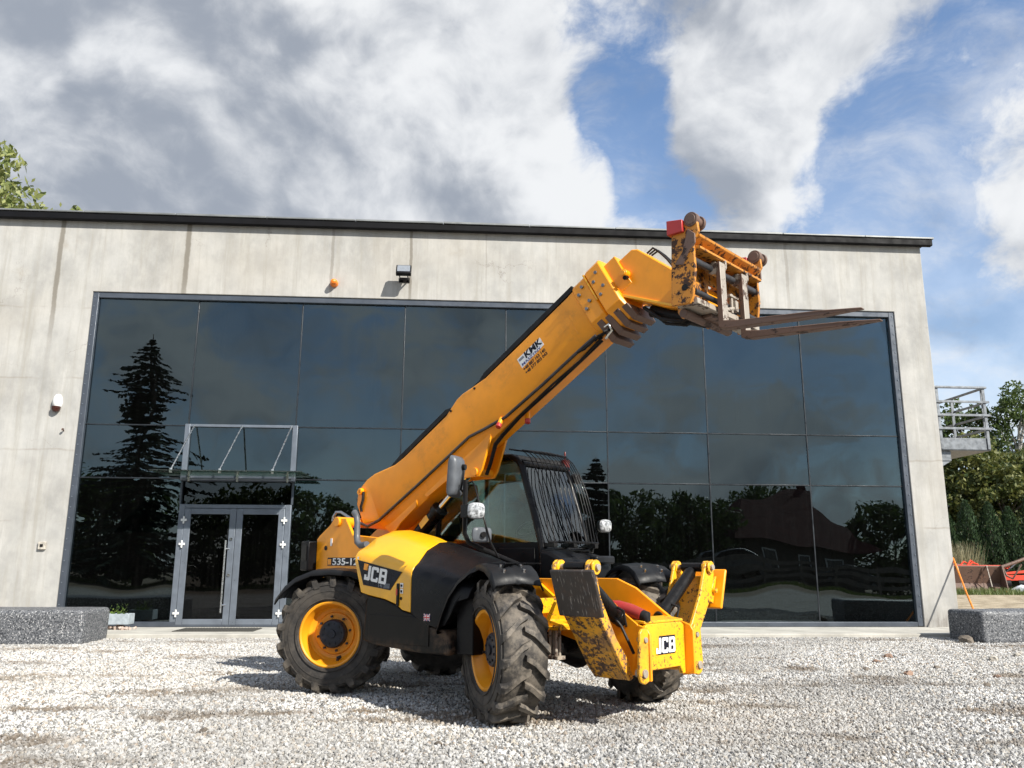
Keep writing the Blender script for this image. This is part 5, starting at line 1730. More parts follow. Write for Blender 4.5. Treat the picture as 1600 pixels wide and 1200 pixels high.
# ---- carriage
cr = MB().prism([(1.66, 4.03), (1.85, 4.03), (1.85, 4.055), (1.735, 4.085), (1.85, 4.14), (1.855, 4.165), (1.66, 4.165)], 'y', -0.58, 0.58).build('carriage', 'paint_carriage', T, bevel=0.006)
for s_ in (-1, 1):
    y0 = s_ * 0.60
    cpz = [(1.565, 3.56), (1.585, 4.12), (1.60, 4.27), (1.70, 4.28), (1.74, 4.33), (1.84, 4.33), (1.855, 4.18), (1.80, 4.10), (1.81, 3.84), (1.775, 3.60), (1.74, 3.55)]
    so = MB().prism(cpz, 'y', y0 - 0.018, y0 + 0.018).build('side_plate', 'paint_carriage', cr, bevel=0.006)
    MB().prism([(1.565, 4.20), (1.72, 4.20), (1.72, 4.31), (1.565, 4.335)], 'y', y0 + s_ * 0.005 - 0.05, y0 + 0.05).build('hook_block', 'red_paint', cr, bevel=0.005)
    MB().cyl((1.79, y0 - 0.035, 4.30), (1.79, y0 + 0.16, 4.30), 0.048, 18).build('pin', 'rust_steel', cr, bevel=0.004)
    MB().cyl((1.79, y0 + 0.10, 4.30), (1.79, y0 + 0.13, 4.30), 0.068, 18).cyl((1.79, y0 - 0.03, 4.30), (1.79, y0 + 0.03, 4.30), 0.066, 18).build('collar', 'rust_steel', cr, bevel=0.004)
    kk_ = y0 - 0.026 if s_ < 0 else y0 + 0.026
    MB().prism([(1.62, 3.92), (1.70, 3.90), (1.77, 4.02), (1.83, 4.07), (1.83, 4.16), (1.76, 4.22), (1.70, 4.02)], 'y', kk_ - 0.008, kk_ + 0.008).build('lock_hook', 'rust_steel', cr, bevel=0.006)
    MB().cyl((1.705, y0 - 0.023, 3.70), (1.705, y0 + 0.023, 3.70), 0.03, 14).build('hole_plug', 'hose_rubber', cr)
MB().bx(1.64, 1.66, -0.58, 0.58, 3.86, 4.16).build('back_plate', 'paint_carriage', cr, bevel=0.004)
for y0 in (-0.22, 0.22):
    MB().prism([(1.40, 3.62), (1.40, 3.80), (1.62, 4.10), (1.66, 4.10), (1.70, 3.60), (1.58, 3.54), (1.44, 3.56)], 'y', y0 - 0.018, y0 + 0.018).build('hinge_plate', 'paint_carriage', cr, bevel=0.005)
MB().bx(1.60, 1.66, -0.56, -0.12, 3.62, 4.03).build('infill_plate', 'paint_carriage', cr, bevel=0.004)
MB().prism([(1.60, 3.55), (1.80, 3.55), (1.80, 3.60), (1.78, 3.60), (1.77, 3.57), (1.60, 3.575)], 'y', -0.58, 0.58).build('bottom_beam', 'bare_steel', cr, bevel=0.004)
MB().cyl((1.62, -0.52, 3.51), (1.62, 0.30, 3.51), 0.04, 16).prism([(1.52, 3.53), (1.60, 3.51), (1.74, 3.52), (1.74, 3.548), (1.52, 3.548)], 'y', -0.24, 0.24).build('pivot_tube', 'rust_steel', cr, bevel=0.005)  # rust brown here paints in the shading seen under the carriage
MB().cyl((1.76, -0.58, 3.95), (1.76, 0.58, 3.95), 0.033, 16).build('fork_bar', 'pipe_dark', cr)
MB().cyl((1.76, -0.56, 3.67), (1.76, 0.56, 3.67), 0.026, 14).build('lower_bar', 'pipe_dark', cr)
for (yy, nm) in ((-0.215, 0), (0.205, 1)):
    f_ = MB()
    f_.prism([(1.815, 3.395), (1.815, 4.0), (1.858, 4.0), (1.868, 3.455), (2.0, 3.432), (2.7, 3.372), (3.03, 3.335), (3.035, 3.322), (2.7, 3.328), (1.90, 3.375)], 'y', yy - 0.05, yy + 0.05)
    # taper the point
    vv = []
    for (a, b_, c) in f_.v:
        if a > 2.6:
            k = min(1.0, (a - 2.6) / 0.43)
            b_ = yy + (b_ - yy) * (1 - 0.45 * k * k)
        vv.append((a, b_, c))
    f_.v = vv
    fo_ = f_.build('fork', ['rust_steel', 'bare_steel'], cr, bevel=0.006)
    for pf in fo_.data.polygons:
        c_ = pf.center
        if c_.x < 1.87 and c_.z > 3.55:
            pf.material_index = 1
    ey = MB().cyl((1.79, yy - 0.05, 3.95), (1.79, yy + 0.05, 3.95), 0.06, 16)
    ey.prism([(1.74, 4.03), (1.74, 3.92), (1.80, 3.89), (1.855, 3.97), (1.855, 4.04), (1.80, 4.06)], 'y', yy + 0.058, yy + 0.09)
    ey.build('fork_eye', 'bare_steel', cr, bevel=0.004)
lk2 = MB().bx(1.77, 1.82, -0.02, 0.14, 3.745, 3.765).bx(1.79, 1.81, 0.02, 0.05, 3.60, 3.78).bx(1.78, 1.83, 0.06, 0.11, 3.62, 3.72).cyl((1.80, -0.10, 3.60), (1.80, 0.10, 3.66), 0.018, 8)
lk2.build('fork_lock', 'bare_steel', cr, bevel=0.003)

# ---- cab
CY0, CY1 = 0.20, 1.06
side = [(-0.60, 1.20), (-0.63, 1.56), (-0.74, 1.92), (-0.845, 2.22), (-0.91, 2.42), (-0.97, 2.50), (-1.06, 2.545), (-1.25, 2.56), (-2.05, 2.57), (-2.17, 2.53), (-2.22, 2.43), (-2.25, 1.70), (-2.25, 1.2)]
cf = MB()
for y0 in (CY0 + 0.03, CY1 - 0.03):
    cf.ring_tube([(a, y0, b_) for a, b_ in side], 0.036, 12)
for (a, b_) in ((-0.91, 2.46), (-2.2, 2.46), (-0.62, 1.52)):
    cf.cyl((a, CY0 + 0.03, b_), (a, CY1 - 0.03, b_), 0.032, 12)
cab = cf.build('cab', 'frame_black', T, smooth=60)
MB().prism([(-0.92, 2.50), (-1.0, 2.56), (-1.15, 2.595), (-2.1, 2.605), (-2.2, 2.56), (-2.2, 2.50)], 'y', CY0 + 0.03, CY1 - 0.03).build('roof', 'frame_black', cab, bevel=0.02, seg=3)
MB().bx(-2.1, -1.05, CY0 + 0.08, CY1 - 0.08, 2.475, 2.498).build('headlining', 'interior_light', cab)
MB().bx(-2.25, -0.60, CY0 + 0.01, CY0 + 0.06, 1.0, 1.60).bx(-1.35, -0.70, CY0 - 0.005, CY0 + 0.009, 1.25, 1.54).build('side_panel', 'plastic_black', cab, bevel=0.008)
MB().bx(-2.25, -0.60, CY1 - 0.06, CY1 - 0.01, 1.0, 1.60).build('door', 'plastic_black', cab, bevel=0.008)
MB().bx(-2.27, -2.21, CY0 + 0.062, CY1 - 0.062, 1.0, 1.70).build('rear_panel', 'plastic_black', cab)
MB().bx(-2.20, -0.62, CY0 + 0.062, CY1 - 0.062, 0.98, 1.05).build('floor', 'plastic_black', cab)
sidew = [(-0.66, 1.60), (-0.775, 1.92), (-0.88, 2.22), (-0.95, 2.42), (-1.06, 2.505), (-1.25, 2.52), (-2.05, 2.53), (-2.15, 2.49), (-2.18, 2.42), (-2.21, 1.60)]
MB().prism(sidew, 'y', CY0 + 0.025, CY0 + 0.032).build('side_window', 'cab_glass', cab)
MB().prism(sidew, 'y', CY1 - 0.032, CY1 - 0.025).build('side_window', 'cab_glass', cab)
wsx = [(-0.615, 1.56), (-0.725, 1.92), (-0.83, 2.22), (-0.895, 2.42)]
MB().loft([[(a, CY0 + 0.068, b_), (a, CY1 - 0.068, b_), (a + 0.007, CY1 - 0.068, b_), (a + 0.007, CY0 + 0.068, b_)] for a, b_ in wsx]).build('windscreen', 'screen_glass', cab, smooth=50)
MB().bx(-2.22, -2.214, CY0 + 0.07, CY1 - 0.07, 1.71, 2.45).build('rear_window', 'cab_glass', cab)
# dark visor strip at the top of the screen
MB().prism([(-0.935, 2.36), (-0.90, 2.36), (-0.925, 2.46), (-0.96, 2.46)], 'y', CY0 + 0.08, CY1 - 0.08).build('visor', 'plastic_black', cab)
# seat, column and wheel
st_o = MB().bx(-2.0, -1.5, 0.40, 0.88, 1.38, 1.52).build('seat', 'seat_fabric', T, bevel=0.05, seg=3)
MB().prism([(-2.04, 1.50), (-2.16, 2.05), (-2.10, 2.12), (-2.02, 2.10), (-1.88, 1.52)], 'y', 0.42, 0.86).build('backrest', 'seat_fabric', st_o, bevel=0.05, seg=3)
MB().prism([(-2.13, 2.10), (-2.17, 2.32), (-2.10, 2.34), (-2.06, 2.12)], 'y', 0.53, 0.75).build('headrest', 'seat_fabric', st_o, bevel=0.03, seg=3)
MB().bx(-1.95, -1.55, 0.45, 0.83, 1.051, 1.379).build('pedestal', 'plastic_black', st_o, bevel=0.02)
sw = MB()
Rw = Matrix.Rotation(math.radians(-28), 4, 'Y')
ringp = [Rw @ Vector((0.19 * math.cos(2 * math.pi * k / 24), 0.19 * math.sin(2 * math.pi * k / 24), 0)) + Vector((-1.10, 0.63, 1.78)) for k in range(25)]
sw.ring_tube(ringp, 0.016, 8, cap=False)
sw.cyl((-1.10, 0.63, 1.77), (-0.85, 0.63, 1.35), 0.035, 10)
sw.bx(-1.12, -1.08, 0.46, 0.80, 1.765, 1.79)
sw.build('steering_wheel', 'plastic_black', cab, smooth=60)
MB().prism([(-0.64, 1.1), (-0.66, 1.56), (-0.80, 1.62), (-0.98, 1.50), (-0.98, 1.1)], 'y', CY0 + 0.10, CY1 - 0.10).build('dashboard', 'mirror_shell', cab, bevel=0.03)
MB().bx(-1.9, -1.45, 0.30, 0.37, 1.45, 1.72).build('side_console', 'seat_fabric', cab, bevel=0.02)
# nose of the cab below the screen
MB().prism([(-0.60, 1.00), (-0.60, 1.52), (-0.48, 1.50), (-0.30, 1.42), (-0.22, 1.24), (-0.24, 1.00)], 'y', 0.14, 0.62).build('front_cover', 'plastic_black', cab, bevel=0.03)
MB().prism([(-0.60, 1.00), (-0.60, 1.50), (-0.44, 1.46), (-0.34, 1.38), (-0.30, 1.00)], 'y', 0.64, 1.06).build('front_cover', 'plastic_black', cab, bevel=0.03)
MB().bx(-0.34, -0.24, 0.68, 1.02, 1.375, 1.46).build('air_intake', 'mudguard_black', cab, bevel=0.02)
# windscreen guard
gd = MB().ring_tube([(-0.505, 0.19, 1.60), (-0.47, 0.63, 1.60), (-0.505, 1.07, 1.60)], 0.014, 6).build('window_guard', 'frame_black', T, smooth=60)
NB = 13
for k in range(NB):
    f_ = k / (NB - 1)
    yt, yb_ = lerp(0.24, 1.00, f_), lerp(0.20, 1.06, f_)
    bow = 0.055 * math.sin(math.pi * f_)
    MB().ring_tube([(-1.08, yt, 2.635), (-0.90 + bow, yt, 2.60), (-0.80 + bow, yt, 2.52), (-0.705 + bow, lerp(yt, yb_, 0.2), 2.37), (-0.625 + bow, lerp(yt, yb_, 0.4), 2.18), (-0.555 + bow, lerp(yt, yb_, 0.7), 1.92), (-0.50 + bow, yb_, 1.60)], 0.0058, 6
                   ).build('bar', 'frame_black', gd, smooth=60)
for (a, z) in ((-1.10, 2.635), (-0.905, 2.608)):
    MB().ring_tube([(a, 0.23, z), (a + (0.035 if a > -1 else 0), 0.62, z + 0.005), (a, 1.01, z)], 0.010, 6).build('cross_bar', 'frame_black', gd, smooth=60)
for yy in (0.26, 0.60, 0.98):
    MB().bx(-0.64, -0.46, yy - 0.03, yy + 0.03, 1.545, 1.59).build('clamp', 'frame_black', gd, bevel=0.004)
# wiper
MB().ring_tube([(-0.55, 0.75, 1.55), (-0.63, 0.70, 1.85), (-0.72, 0.66, 2.08)], 0.009, 6).build('wiper', 'frame_black', T, smooth=60)
# beacon and work lamp on the roof
bc = MB().cyl((-0.98, 1.08, 2.42), (-0.98, 1.08, 2.58), 0.055, 16).cyl((-0.98, 1.08, 2.58), (-0.98, 1.08, 2.68), 0.012, 8).bx(-1.0, -0.96, 0.98, 1.06, 2.45, 2.49)
bc.build('beacon', 'beacon_red', T, bevel=0.006)
MB().cyl((-0.88, 1.10, 2.36), (-0.80, 1.10, 2.34), 0.06, 16).bx(-0.92, -0.87, 1.0, 1.09, 2.34, 2.38).build('work_lamp', 'frame_black', T, bevel=0.006)

# ---- mirrors and lamps on the right-hand mast
ms = MB().ring_tube([(0.10, -0.95, 1.36), (-0.10, -1.02, 1.44), (-0.24, -1.11, 1.51), (-0.305, -1.19, 1.56), (-0.33, -1.22, 1.64), (-0.33, -1.22, 1.80), (-0.33, -1.22, 2.13)], 0.023, 12)
mast = ms.build('mirror_mast', 'frame_black', T, smooth=60)
mr_ = MB()
Rm = Matrix.Rotation(math.radians(20), 3, 'Z') @ Matrix.Rotation(math.radians(3), 3, 'Y')
secs = []
mc = Vector((-0.47, -1.22, 2.17))
for t_k, sc_ in ((-0.030, 0.90), (-0.012, 1.0), (0.02, 0.98), (0.045, 0.86), (0.062, 0.62)):
    loop = []
    for j in range(32):
        an = 2 * math.pi * j / 32
        ca, sa = math.cos(an), math.sin(an)
        e_ = 0.30
        loop.append(mc + Rm @ Vector((t_k, 0.118 * sc_ * math.copysign(abs(ca) ** e_, ca), 0.195 * sc_ * math.copysign(abs(sa) ** e_, sa))))
    secs.append(loop)
mr_.loft(secs)
mirror = mr_.build('mirror', 'mirror_shell', T, smooth=40)
MB().ring_tube([mc + Rm @ Vector((0.055, 0.02, 0.11)), mc + Rm @ Vector((0.085, 0.03, 0.11)), mc + Rm @ Vector((0.085, -0.03, -0.12)), mc + Rm @ Vector((0.09, 0.06, -0.165)), Vector((-0.33, -1.22, 2.0))], 0.011, 8
               ).build('bracket', 'frame_black', mirror, smooth=60)
MB().cyl(mc + Rm @ Vector((0.05, 0.02, 0.09)), mc + Rm @ Vector((0.095, 0.02, 0.09)), 0.028, 12).build('knob', 'frame_black', mirror)


def lamp(c, rz, name, K=1.0):
    R_ = Matrix.Rotation(rz, 3, 'Z')
    c = Vector(c)
    o = MB()
    secs = []
    for (t_k, sc_) in ((-0.075, 0.45), (-0.05, 0.85), (0.0, 1.0), (0.02, 1.0)):
        loop = []
        for j in range(20):
            an = 2 * math.pi * j / 20
            ca, sa = math.cos(an), math.sin(an)
            loop.append(c + R_ @ Vector((t_k, 0.072 * K * sc_ * math.copysign(abs(ca) ** 0.6, ca), 0.066 * K * sc_ * math.copysign(abs(sa) ** 0.6, sa))))
        secs.append(loop)
    o.loft(secs)
    oo = o.build(name, 'frame_black', T, smooth=40)
    l_ = MB()
    secs = []
    for (t_k, sc_) in ((0.0205, 0.97), (0.036, 0.9), (0.045, 0.6)):
        loop = []
        for j in range(20):
            an = 2 * math.pi * j / 20
            ca, sa = math.cos(an), math.sin(an)
            loop.append(c + R_ @ Vector((t_k, 0.072 * K * sc_ * math.copysign(abs(ca) ** 0.6, ca), 0.066 * K * sc_ * math.copysign(abs(sa) ** 0.6, sa))))
        secs.append(loop)
    l_.loft(secs)
    l_.build('lens', 'lamp_white', oo, smooth=60)
    return oo


lamp((-0.19, -1.22, 1.84), math.radians(-34), 'headlamp', 1.15)
MB().bx(-0.35, -0.25, -1.26, -1.18, 1.78, 1.90).build('lamp_bracket', 'frame_black', mast, bevel=0.006)
lamp((-0.45, 1.12, 1.795), math.radians(-20), 'headlamp', 1.12)
MB().ring_tube([(-0.48, 1.12, 1.77), (-0.55, 1.12, 1.74), (-0.58, 1.08, 1.60), (-0.58, 1.06, 1.50)], 0.014, 8).build('lamp_arm', 'frame_black', T, smooth=60)
# small round-cornered mirror low on its own thin hoop
MB().ring_tube([(-0.05, -1.06, 1.42), (-0.06, -1.16, 1.56), (-0.12, -1.18, 1.76), (-0.18, -1.18, 1.90), (-0.25, -1.18, 2.08), (-0.28, -1.18, 2.115), (-0.32, -1.19, 2.10), (-0.335, -1.20, 2.04), (-0.335, -1.21, 1.80)], 0.009, 8
               ).build('mirror_hoop', 'frame_black', mast, smooth=60)
sm_ = MB()
mc = Vector((-0.145, -1.19, 1.625))
Rm = Matrix.Rotation(math.radians(-22), 3, 'Z')
secs = []
for t_k, sc_ in ((-0.02, 0.9), (0.0, 1.0), (0.02, 0.97), (0.034, 0.75)):
    loop = []
    for j in range(24):
        an = 2 * math.pi * j / 24
        ca, sa = math.cos(an), math.sin(an)
        loop.append(mc + Rm @ Vector((t_k, 0.095 * sc_ * math.copysign(abs(ca) ** 0.42, ca), 0.068 * sc_ * math.copysign(abs(sa) ** 0.42, sa))))
    secs.append(loop)
sm_.loft(secs)
smo = sm_.build('mirror', 'mirror_shell', T, smooth=40)
MB().cyl(mc + Rm @ Vector((0.03, -0.0, 0.0)), mc + Rm @ Vector((0.06, -0.0, 0.0)), 0.026, 12).build('knob', 'frame_black', smo)

# ------------------------------------------------------------------ trees
def leaf_quads(rng, centres, radii, n, size, droop=0.0, aspect=0.5, flat=0.0):
    """n leaves per clump in soft ellipsoidal clumps; returns (N,4,3)"""
    out = []
    for c, r in zip(centres, radii):
        k = max(4, int(n * rng.uniform(0.7, 1.3)))
        d = rng.normal(size=(k, 3))
        d /= np.linalg.norm(d, axis=1)[:, None]
        rad = rng.uniform(0.25, 1.0, size=(k, 1)) ** 0.6
        p = np.array(c) + d * rad * np.array(r)
        a = rng.normal(size=(k, 3))
        a[:, 2] = a[:, 2] * (1 - flat) - droop
        a /= np.linalg.norm(a, axis=1)[:, None]
        b = np.cross(a, rng.normal(size=(k, 3)))
        b /= np.linalg.norm(b, axis=1)[:, None] + 1e-9
        s = size * rng.uniform(0.6, 1.4, size=(k, 1))
        tip, w = a * s, b * s * aspect * 0.5
        q = np.stack([p - tip * 0.5, p + w, p + tip * 0.5, p - w], 1)
        out.append(q)
    return np.concatenate(out)


def broadleaf(name, loc, H, W, mat, label, cat='tree', group=None, seed=0, clumps=60, per=90, leafs=0.22, trunk_mat='bark', base=0.28, droop=0.2, power=1.0):
    rng = np.random.default_rng(seed)
    rg = random.Random(seed)
    root = empty(name, loc, rg.uniform(0, 6))
    tag(root, label, cat, group)
    tb = MB()
    pts = [(0, 0, -0.2), (0.03 * W, 0.02 * W, H * 0.25), (-0.02 * W, 0.03 * W, H * 0.5), (0.02 * W, 0, H * 0.82)]
    r0 = 0.020 * H
    tb.ring_tube(pts, [r0 * 1.25, r0 * 0.9, r0 * 0.6, r0 * 0.15], 8)
    C, R = [], []
    for k in range(clumps):
        f = (k + 0.5) / clumps
        z = base + (1 - base) * f
        prof = math.sin(math.pi * min(1.0, (1 - f) ** power * 0.80 + 0.10)) ** 0.8
        a = rg.uniform(0, 6.28)
        rad = W * 0.5 * prof * math.sqrt(rg.uniform(0.12, 1.0))
        c = (rad * math.cos(a), rad * math.sin(a), H * z + rg.uniform(-0.03, 0.03) * H)
        s = W * rg.uniform(0.07, 0.15)
        C.append(c)
        R.append((s * 1.2, s * 1.2, s * 0.85))
        if k % 3 == 0:
            zz_ = H * z * rg.uniform(0.60, 0.8)
            tb.ring_tube([(0.0, 0.0, max(0.15 * H, zz_)), (c[0] * 0.5, c[1] * 0.5, (zz_ + c[2]) / 2), c], [r0 * 0.4, r0 * 0.22, r0 * 0.06], 5, cap=False)
    tb.build('trunk', trunk_mat, root, smooth=60)
    mesh_quads('crown', leaf_quads(rng, C, R, per, leafs, droop), mat, root)
    return root


def spruce(name, loc, H, W, label, seed=0, group=None):
    rng = np.random.default_rng(seed)
    rg = random.Random(seed)
    root = empty(name, loc)
    tag(root, label, 'spruce', group)
    tb = MB().ring_tube([(0, 0, -0.2), (0, 0, H * 0.5), (0, 0, H)], [0.018 * H, 0.011 * H, 0.002 * H], 8)
    Q = []
    nw = 46
    for w in range(nw):
        f = w / (nw - 1)
        z = H * (0.06 + 0.92 * f) + rg.uniform(-0.12, 0.12)
        L = W * 0.5 * (1 - f) ** 0.72 * (0.8 + 0.3 * math.sin(f * 17.0)) + 0.10
        nb = max(6, int(16 * (1 - f * 0.4)))
        for b in range(nb):
            a = 6.283 * b / nb + rg.uniform(-0.35, 0.35)
            ln = L * rg.choice((0.55, 0.75, 0.9, 1.0, 1.2)) * rg.uniform(0.85, 1.15)
            dz = -0.22 * ln + rg.uniform(-0.12, 0.08) * ln
            end = np.array([ln * math.cos(a), ln * math.sin(a), z + dz + 0.10 * ln])
            st_ = np.array([0, 0, z])
            if b % 2 == 0:
                tb.ring_tube([tuple(st_), tuple((st_ + end) / 2 + np.array([0, 0, -0.02 * ln])), tuple(end)], [0.02, 0.014, 0.005], 4, cap=False)
            k = int(18 + 44 * ln / (W * 0.5))
            t = rng.uniform(0.12, 1.0, size=(k, 1))
            p = st_ + (end - st_) * t
            d = (end - st_) / ln
            sidev = np.array([-math.sin(a), math.cos(a), 0])
            wd = rng.normal(size=(k, 1)) * 0.75
            dirv = d * 0.8 + sidev * wd + np.array([0, 0, -0.28]) + rng.normal(size=(k, 3)) * 0.15
            dirv /= np.linalg.norm(dirv, axis=1)[:, None]
            s = rng.uniform(0.22, 0.46, size=(k, 1)) * (0.6 + 0.4 * (1 - f))
            nrm = np.cross(dirv, np.array([0, 0, 1.0]) + rng.normal(size=(k, 3)) * 0.5)
            nrm /= np.linalg.norm(nrm, axis=1)[:, None] + 1e-9
            wv = nrm * 0.085
            Q.append(np.stack([p, p + dirv * s * 0.55 + wv, p + dirv * s, p + dirv * s * 0.55 - wv], 1))
    tb.build('trunk', 'bark', root, smooth=60)
    mesh_quads('crown', np.concatenate(Q), 'needle_dark', root)
    return root


# behind the hall, over its left end
broadleaf('willow_tree', (-18.0, 24, 0), 22.4, 12.0, 'leaf_willow', 'pale green tree rising behind the left end of the roof', seed=5, clumps=110, per=130, leafs=0.42, droop=0.5)
broadleaf('young_tree', (-10.7, 21, 0), 17.9, 1.6, 'leaf_willow', 'thin twig tip showing just above the roof edge', seed=9, clumps=26, per=22, leafs=0.34, droop=-0.6, base=0.6)

# right-hand background
bgs = [((43.4, 37, 0), 9.8, 7.0, 'leaf_yellowing', 'bark', 'yellowing broadleaf tree behind the hedge, below the steel landing', 21, 130, 130),
       ((51.0, 42, 0), 14.6, 6.5, 'leaf_green', 'bark_birch', 'tall birch with pale trunk behind the hedge', 22, 120, 110),
       ((48.2, 44, 0), 13.6, 6.0, 'leaf_green', 'bark', 'dark green broadleaf tree between the birch and the steel landing', 23, 110, 120),
       ((47.8, 37.5, 0), 9.2, 7.5, 'leaf_yellowing', 'bark', 'wide yellow green tree at the end of the hedge', 24, 120, 130),
       ((43.8, 34.0, 0), 7.4, 5.5, 'leaf_yellowing', 'bark', 'low bushy tree just behind the middle of the hedge', 25, 100, 130),
       ((39.6, 38, 0), 8.6, 6.0, 'leaf_green', 'bark', 'dark tree next to the edge of the concrete pier', 26, 100, 120)]
for (loc, H, W, mt_, tm, lb, sd, cl, pr_) in bgs:
    broadleaf('broadleaf_tree', loc, H, W, mt_, lb, 'tree', 'trees beyond the yard', sd, cl, pr_, 0.30, tm, 0.12, 0.2)


def thuja(loc, H, W, seed, label):
    rng = np.random.default_rng(seed)
    root = empty('thuja', loc)
    tag(root, label, 'thuja', 'thuja hedge')
    MB().ring_tube([(0, 0, -0.1), (0, 0, H * 0.9)], [0.06, 0.01], 6).build('trunk', 'bark', root)
    n = 5200
    f = rng.uniform(0, 1, size=n) ** 1.25
    a = rng.uniform(0, 6.283, size=n)
    lob = 1 + 0.16 * np.sin(a * 5 + f * 9 + seed) + 0.1 * np.sin(a * 9 + f * 23)
    r = W * 0.5 * (np.sin(np.pi * np.clip((1 - f) * 0.62 + 0.0, 0, 1)) ** 0.7) * lob * rng.uniform(0.72, 1.05, size=n)
    p = np.stack([r * np.cos(a), r * np.sin(a), 0.05 + f * H], 1)
    d = np.stack([np.cos(a) * 0.45, np.sin(a) * 0.45, np.ones(n)], 1) + rng.normal(size=(n, 3)) * 0.28
    d /= np.linalg.norm(d, axis=1)[:, None]
    w = np.stack([-np.sin(a), np.cos(a), np.zeros(n)], 1) + rng.normal(size=(n, 3)) * 0.5
    w /= np.linalg.norm(w, axis=1)[:, None]
    s = rng.uniform(0.12, 0.26, size=(n, 1))
    q = np.stack([p, p + d * s * 0.6 + w * 0.045, p + d * s, p + d * s * 0.6 - w * 0.045], 1)
    mesh_quads('crown', q, 'thuja_green', root)
    return root


ths = [(36.6, 31.2, 2.5, 1.2), (37.8, 30.8, 4.4, 1.5), (38.9, 30.5, 5.1, 1.6), (40.1, 30.2, 5.0, 1.7), (41.2, 30.0, 4.7, 1.6), (42.4, 29.7, 5.6, 1.7), (43.6, 29.4, 5.2, 1.7), (44.9, 29.1, 5.4, 1.8)]
ordn = ('shortest', 'second', 'third', 'fourth', 'fifth', 'sixth', 'seventh', 'eighth')
for k, (x, y, H, W) in enumerate(ths):
    thuja((x, y, 0), H, W, 40 + k, 'short young thuja at the pier end of the hedge' if k == 0 else 'dark columnar thuja, %s in the hedge counted from the concrete pier' % ordn[k])

# tall dry grass clump and weeds by the scrap
rng = np.random.default_rng(8)


def grass(name, n, x0, x1, y0, y1, h0, h1, mat, label, w=0.02):
    p = np.stack([rng.uniform(x0, x1, n), rng.uniform(y0, y1, n), np.zeros(n)], 1)
    a = rng.uniform(0, 6.283, n)
    h = rng.uniform(h0, h1, (n, 1))
    d = np.stack([np.cos(a) * 0.3, np.sin(a) * 0.3, np.ones(n)], 1)
    wv = np.stack([-np.sin(a), np.cos(a), np.zeros(n)], 1) * w
    q = np.stack([p - wv, p + wv, p + d * h + wv * 0.1, p + d * h - wv * 0.1], 1)
    o = mesh_quads(name, q, mat)
    tag(o, label, 'grass', kind='stuff')
    return o


grass('tall_grass', 900, 36.2, 38.2, 28.6, 29.8, 1.2, 2.9, 'grass_dry', 'tall pale dry grass in front of the hedge near the pier', 0.025)
grass('weeds', 5000, 31.0, 46.0, 22.2, 25.0, 0.10, 0.38, 'grass_green', 'green weeds growing round the scrap implements', 0.018)

# ------------------------------------------------------------------ scrap implements in the yard
bk = empty('loader_bucket', (35.75, 25.0, 0), math.radians(-14))
tag(bk, 'rusty brown loader bucket lying on the weeds', 'bucket')
MB().prism([(0.8, 0.12), (-0.1, 0.10), (-0.2, 0.16), (0.55, 0.22), (0.70, 0.5), (0.45, 1.38), (0.52, 1.42), (0.85, 0.55)], 'x', -1.9, 1.25).build('shell', 'rust_steel', bk, bevel=0.01)
for xx in (-1.93, 1.28):
    MB().prism([(0.85, 0.12), (-0.22, 0.10), (-0.05, 0.62), (0.30, 1.44), (0.56, 1.44), (0.88, 0.55)], 'x', xx - 0.028, xx + 0.028).build('cheek', 'rust_steel', bk, bevel=0.01)
for xx in (-0.9, 0.55):
    MB().prism([(-0.12, 0.17), (-0.06, 0.17), (0.46, 1.42), (0.40, 1.42)], 'x', xx, xx + 0.04).build('strap', 'bare_steel', bk)
    MB().prism([(0.50, 0.24), (0.54, 0.24), (0.47, 1.30), (0.43, 1.30)], 'x', xx - 0.2, xx - 0.18).build('strap', 'rust_steel', bk)
MB().bx(0.4, 0.62, -0.9, -0.2, 0.25, 0.34).build('hook', 'rust_steel', bk, bevel=0.01)
MB().ring_tube([(1.3, 0.3, 1.35), (1.45, 0.3, 0.9), (1.7, 0.2, 0.75), (2.2, 0.2, 1.5)], 0.05, 8).build('tine_arm', 'rust_steel', bk, smooth=60)

hr = empty('red_harrow', (36.6, 26.6, 0), math.radians(-10))
tag(hr, 'red orange farm implement frame behind the rusty bucket', 'farm implement')
f_ = MB().bx(-4.2, 1.8, -0.06, 0.06, 1.32, 1.45).bx(-4.2, 1.8, 0.9, 1.02, 1.15, 1.28)
for xx in (-3.8, -2.2, -0.8, 0.6, 1.6):
    f_.bx(xx, xx + 0.1, -0.05, 1.0, 1.25, 1.34)
f_.build('frame', 'red_orange_paint', hr, bevel=0.01)
for k in range(7):
    xx = -2.2 + k * 0.37 + (0.2 if k % 3 else -0.1)
    MB().ring_tube([(xx - 0.25, 0.0, 1.42), (xx, 0.1, 1.58 + 0.06 * (k % 3)), (xx + 0.35, 0.3, 1.50), (xx + 0.6, 0.4, 1.2)], 0.045, 6).build('tine', 'red_orange_paint', hr, smooth=60)
for xx in (-3.6, 1.4):
    MB().bx(xx, xx + 0.12, -0.04, 0.08, 0.0, 1.319).build('leg', 'red_orange_paint', hr, bevel=0.01)
    MB().bx(xx, xx + 0.12, 0.92, 1.0, 0.0, 1.149).build('leg', 'red_orange_paint', hr, bevel=0.01)
MB().ring_tube([(-4.5, -0.2, 1.9), (-2.0, 0.0, 1.58), (0.2, 0.1, 1.35)], 0.06, 8).build('drawbar', 'rust_steel', hr, smooth=60)
MB().ring_tube([(1.0, -0.2, 1.25), (2.2, -0.1, 1.65), (3.0, 0.0, 1.95)], [0.09, 0.09, 0.08], 8).build('lift_pipe', 'rust_steel', hr, smooth=60)

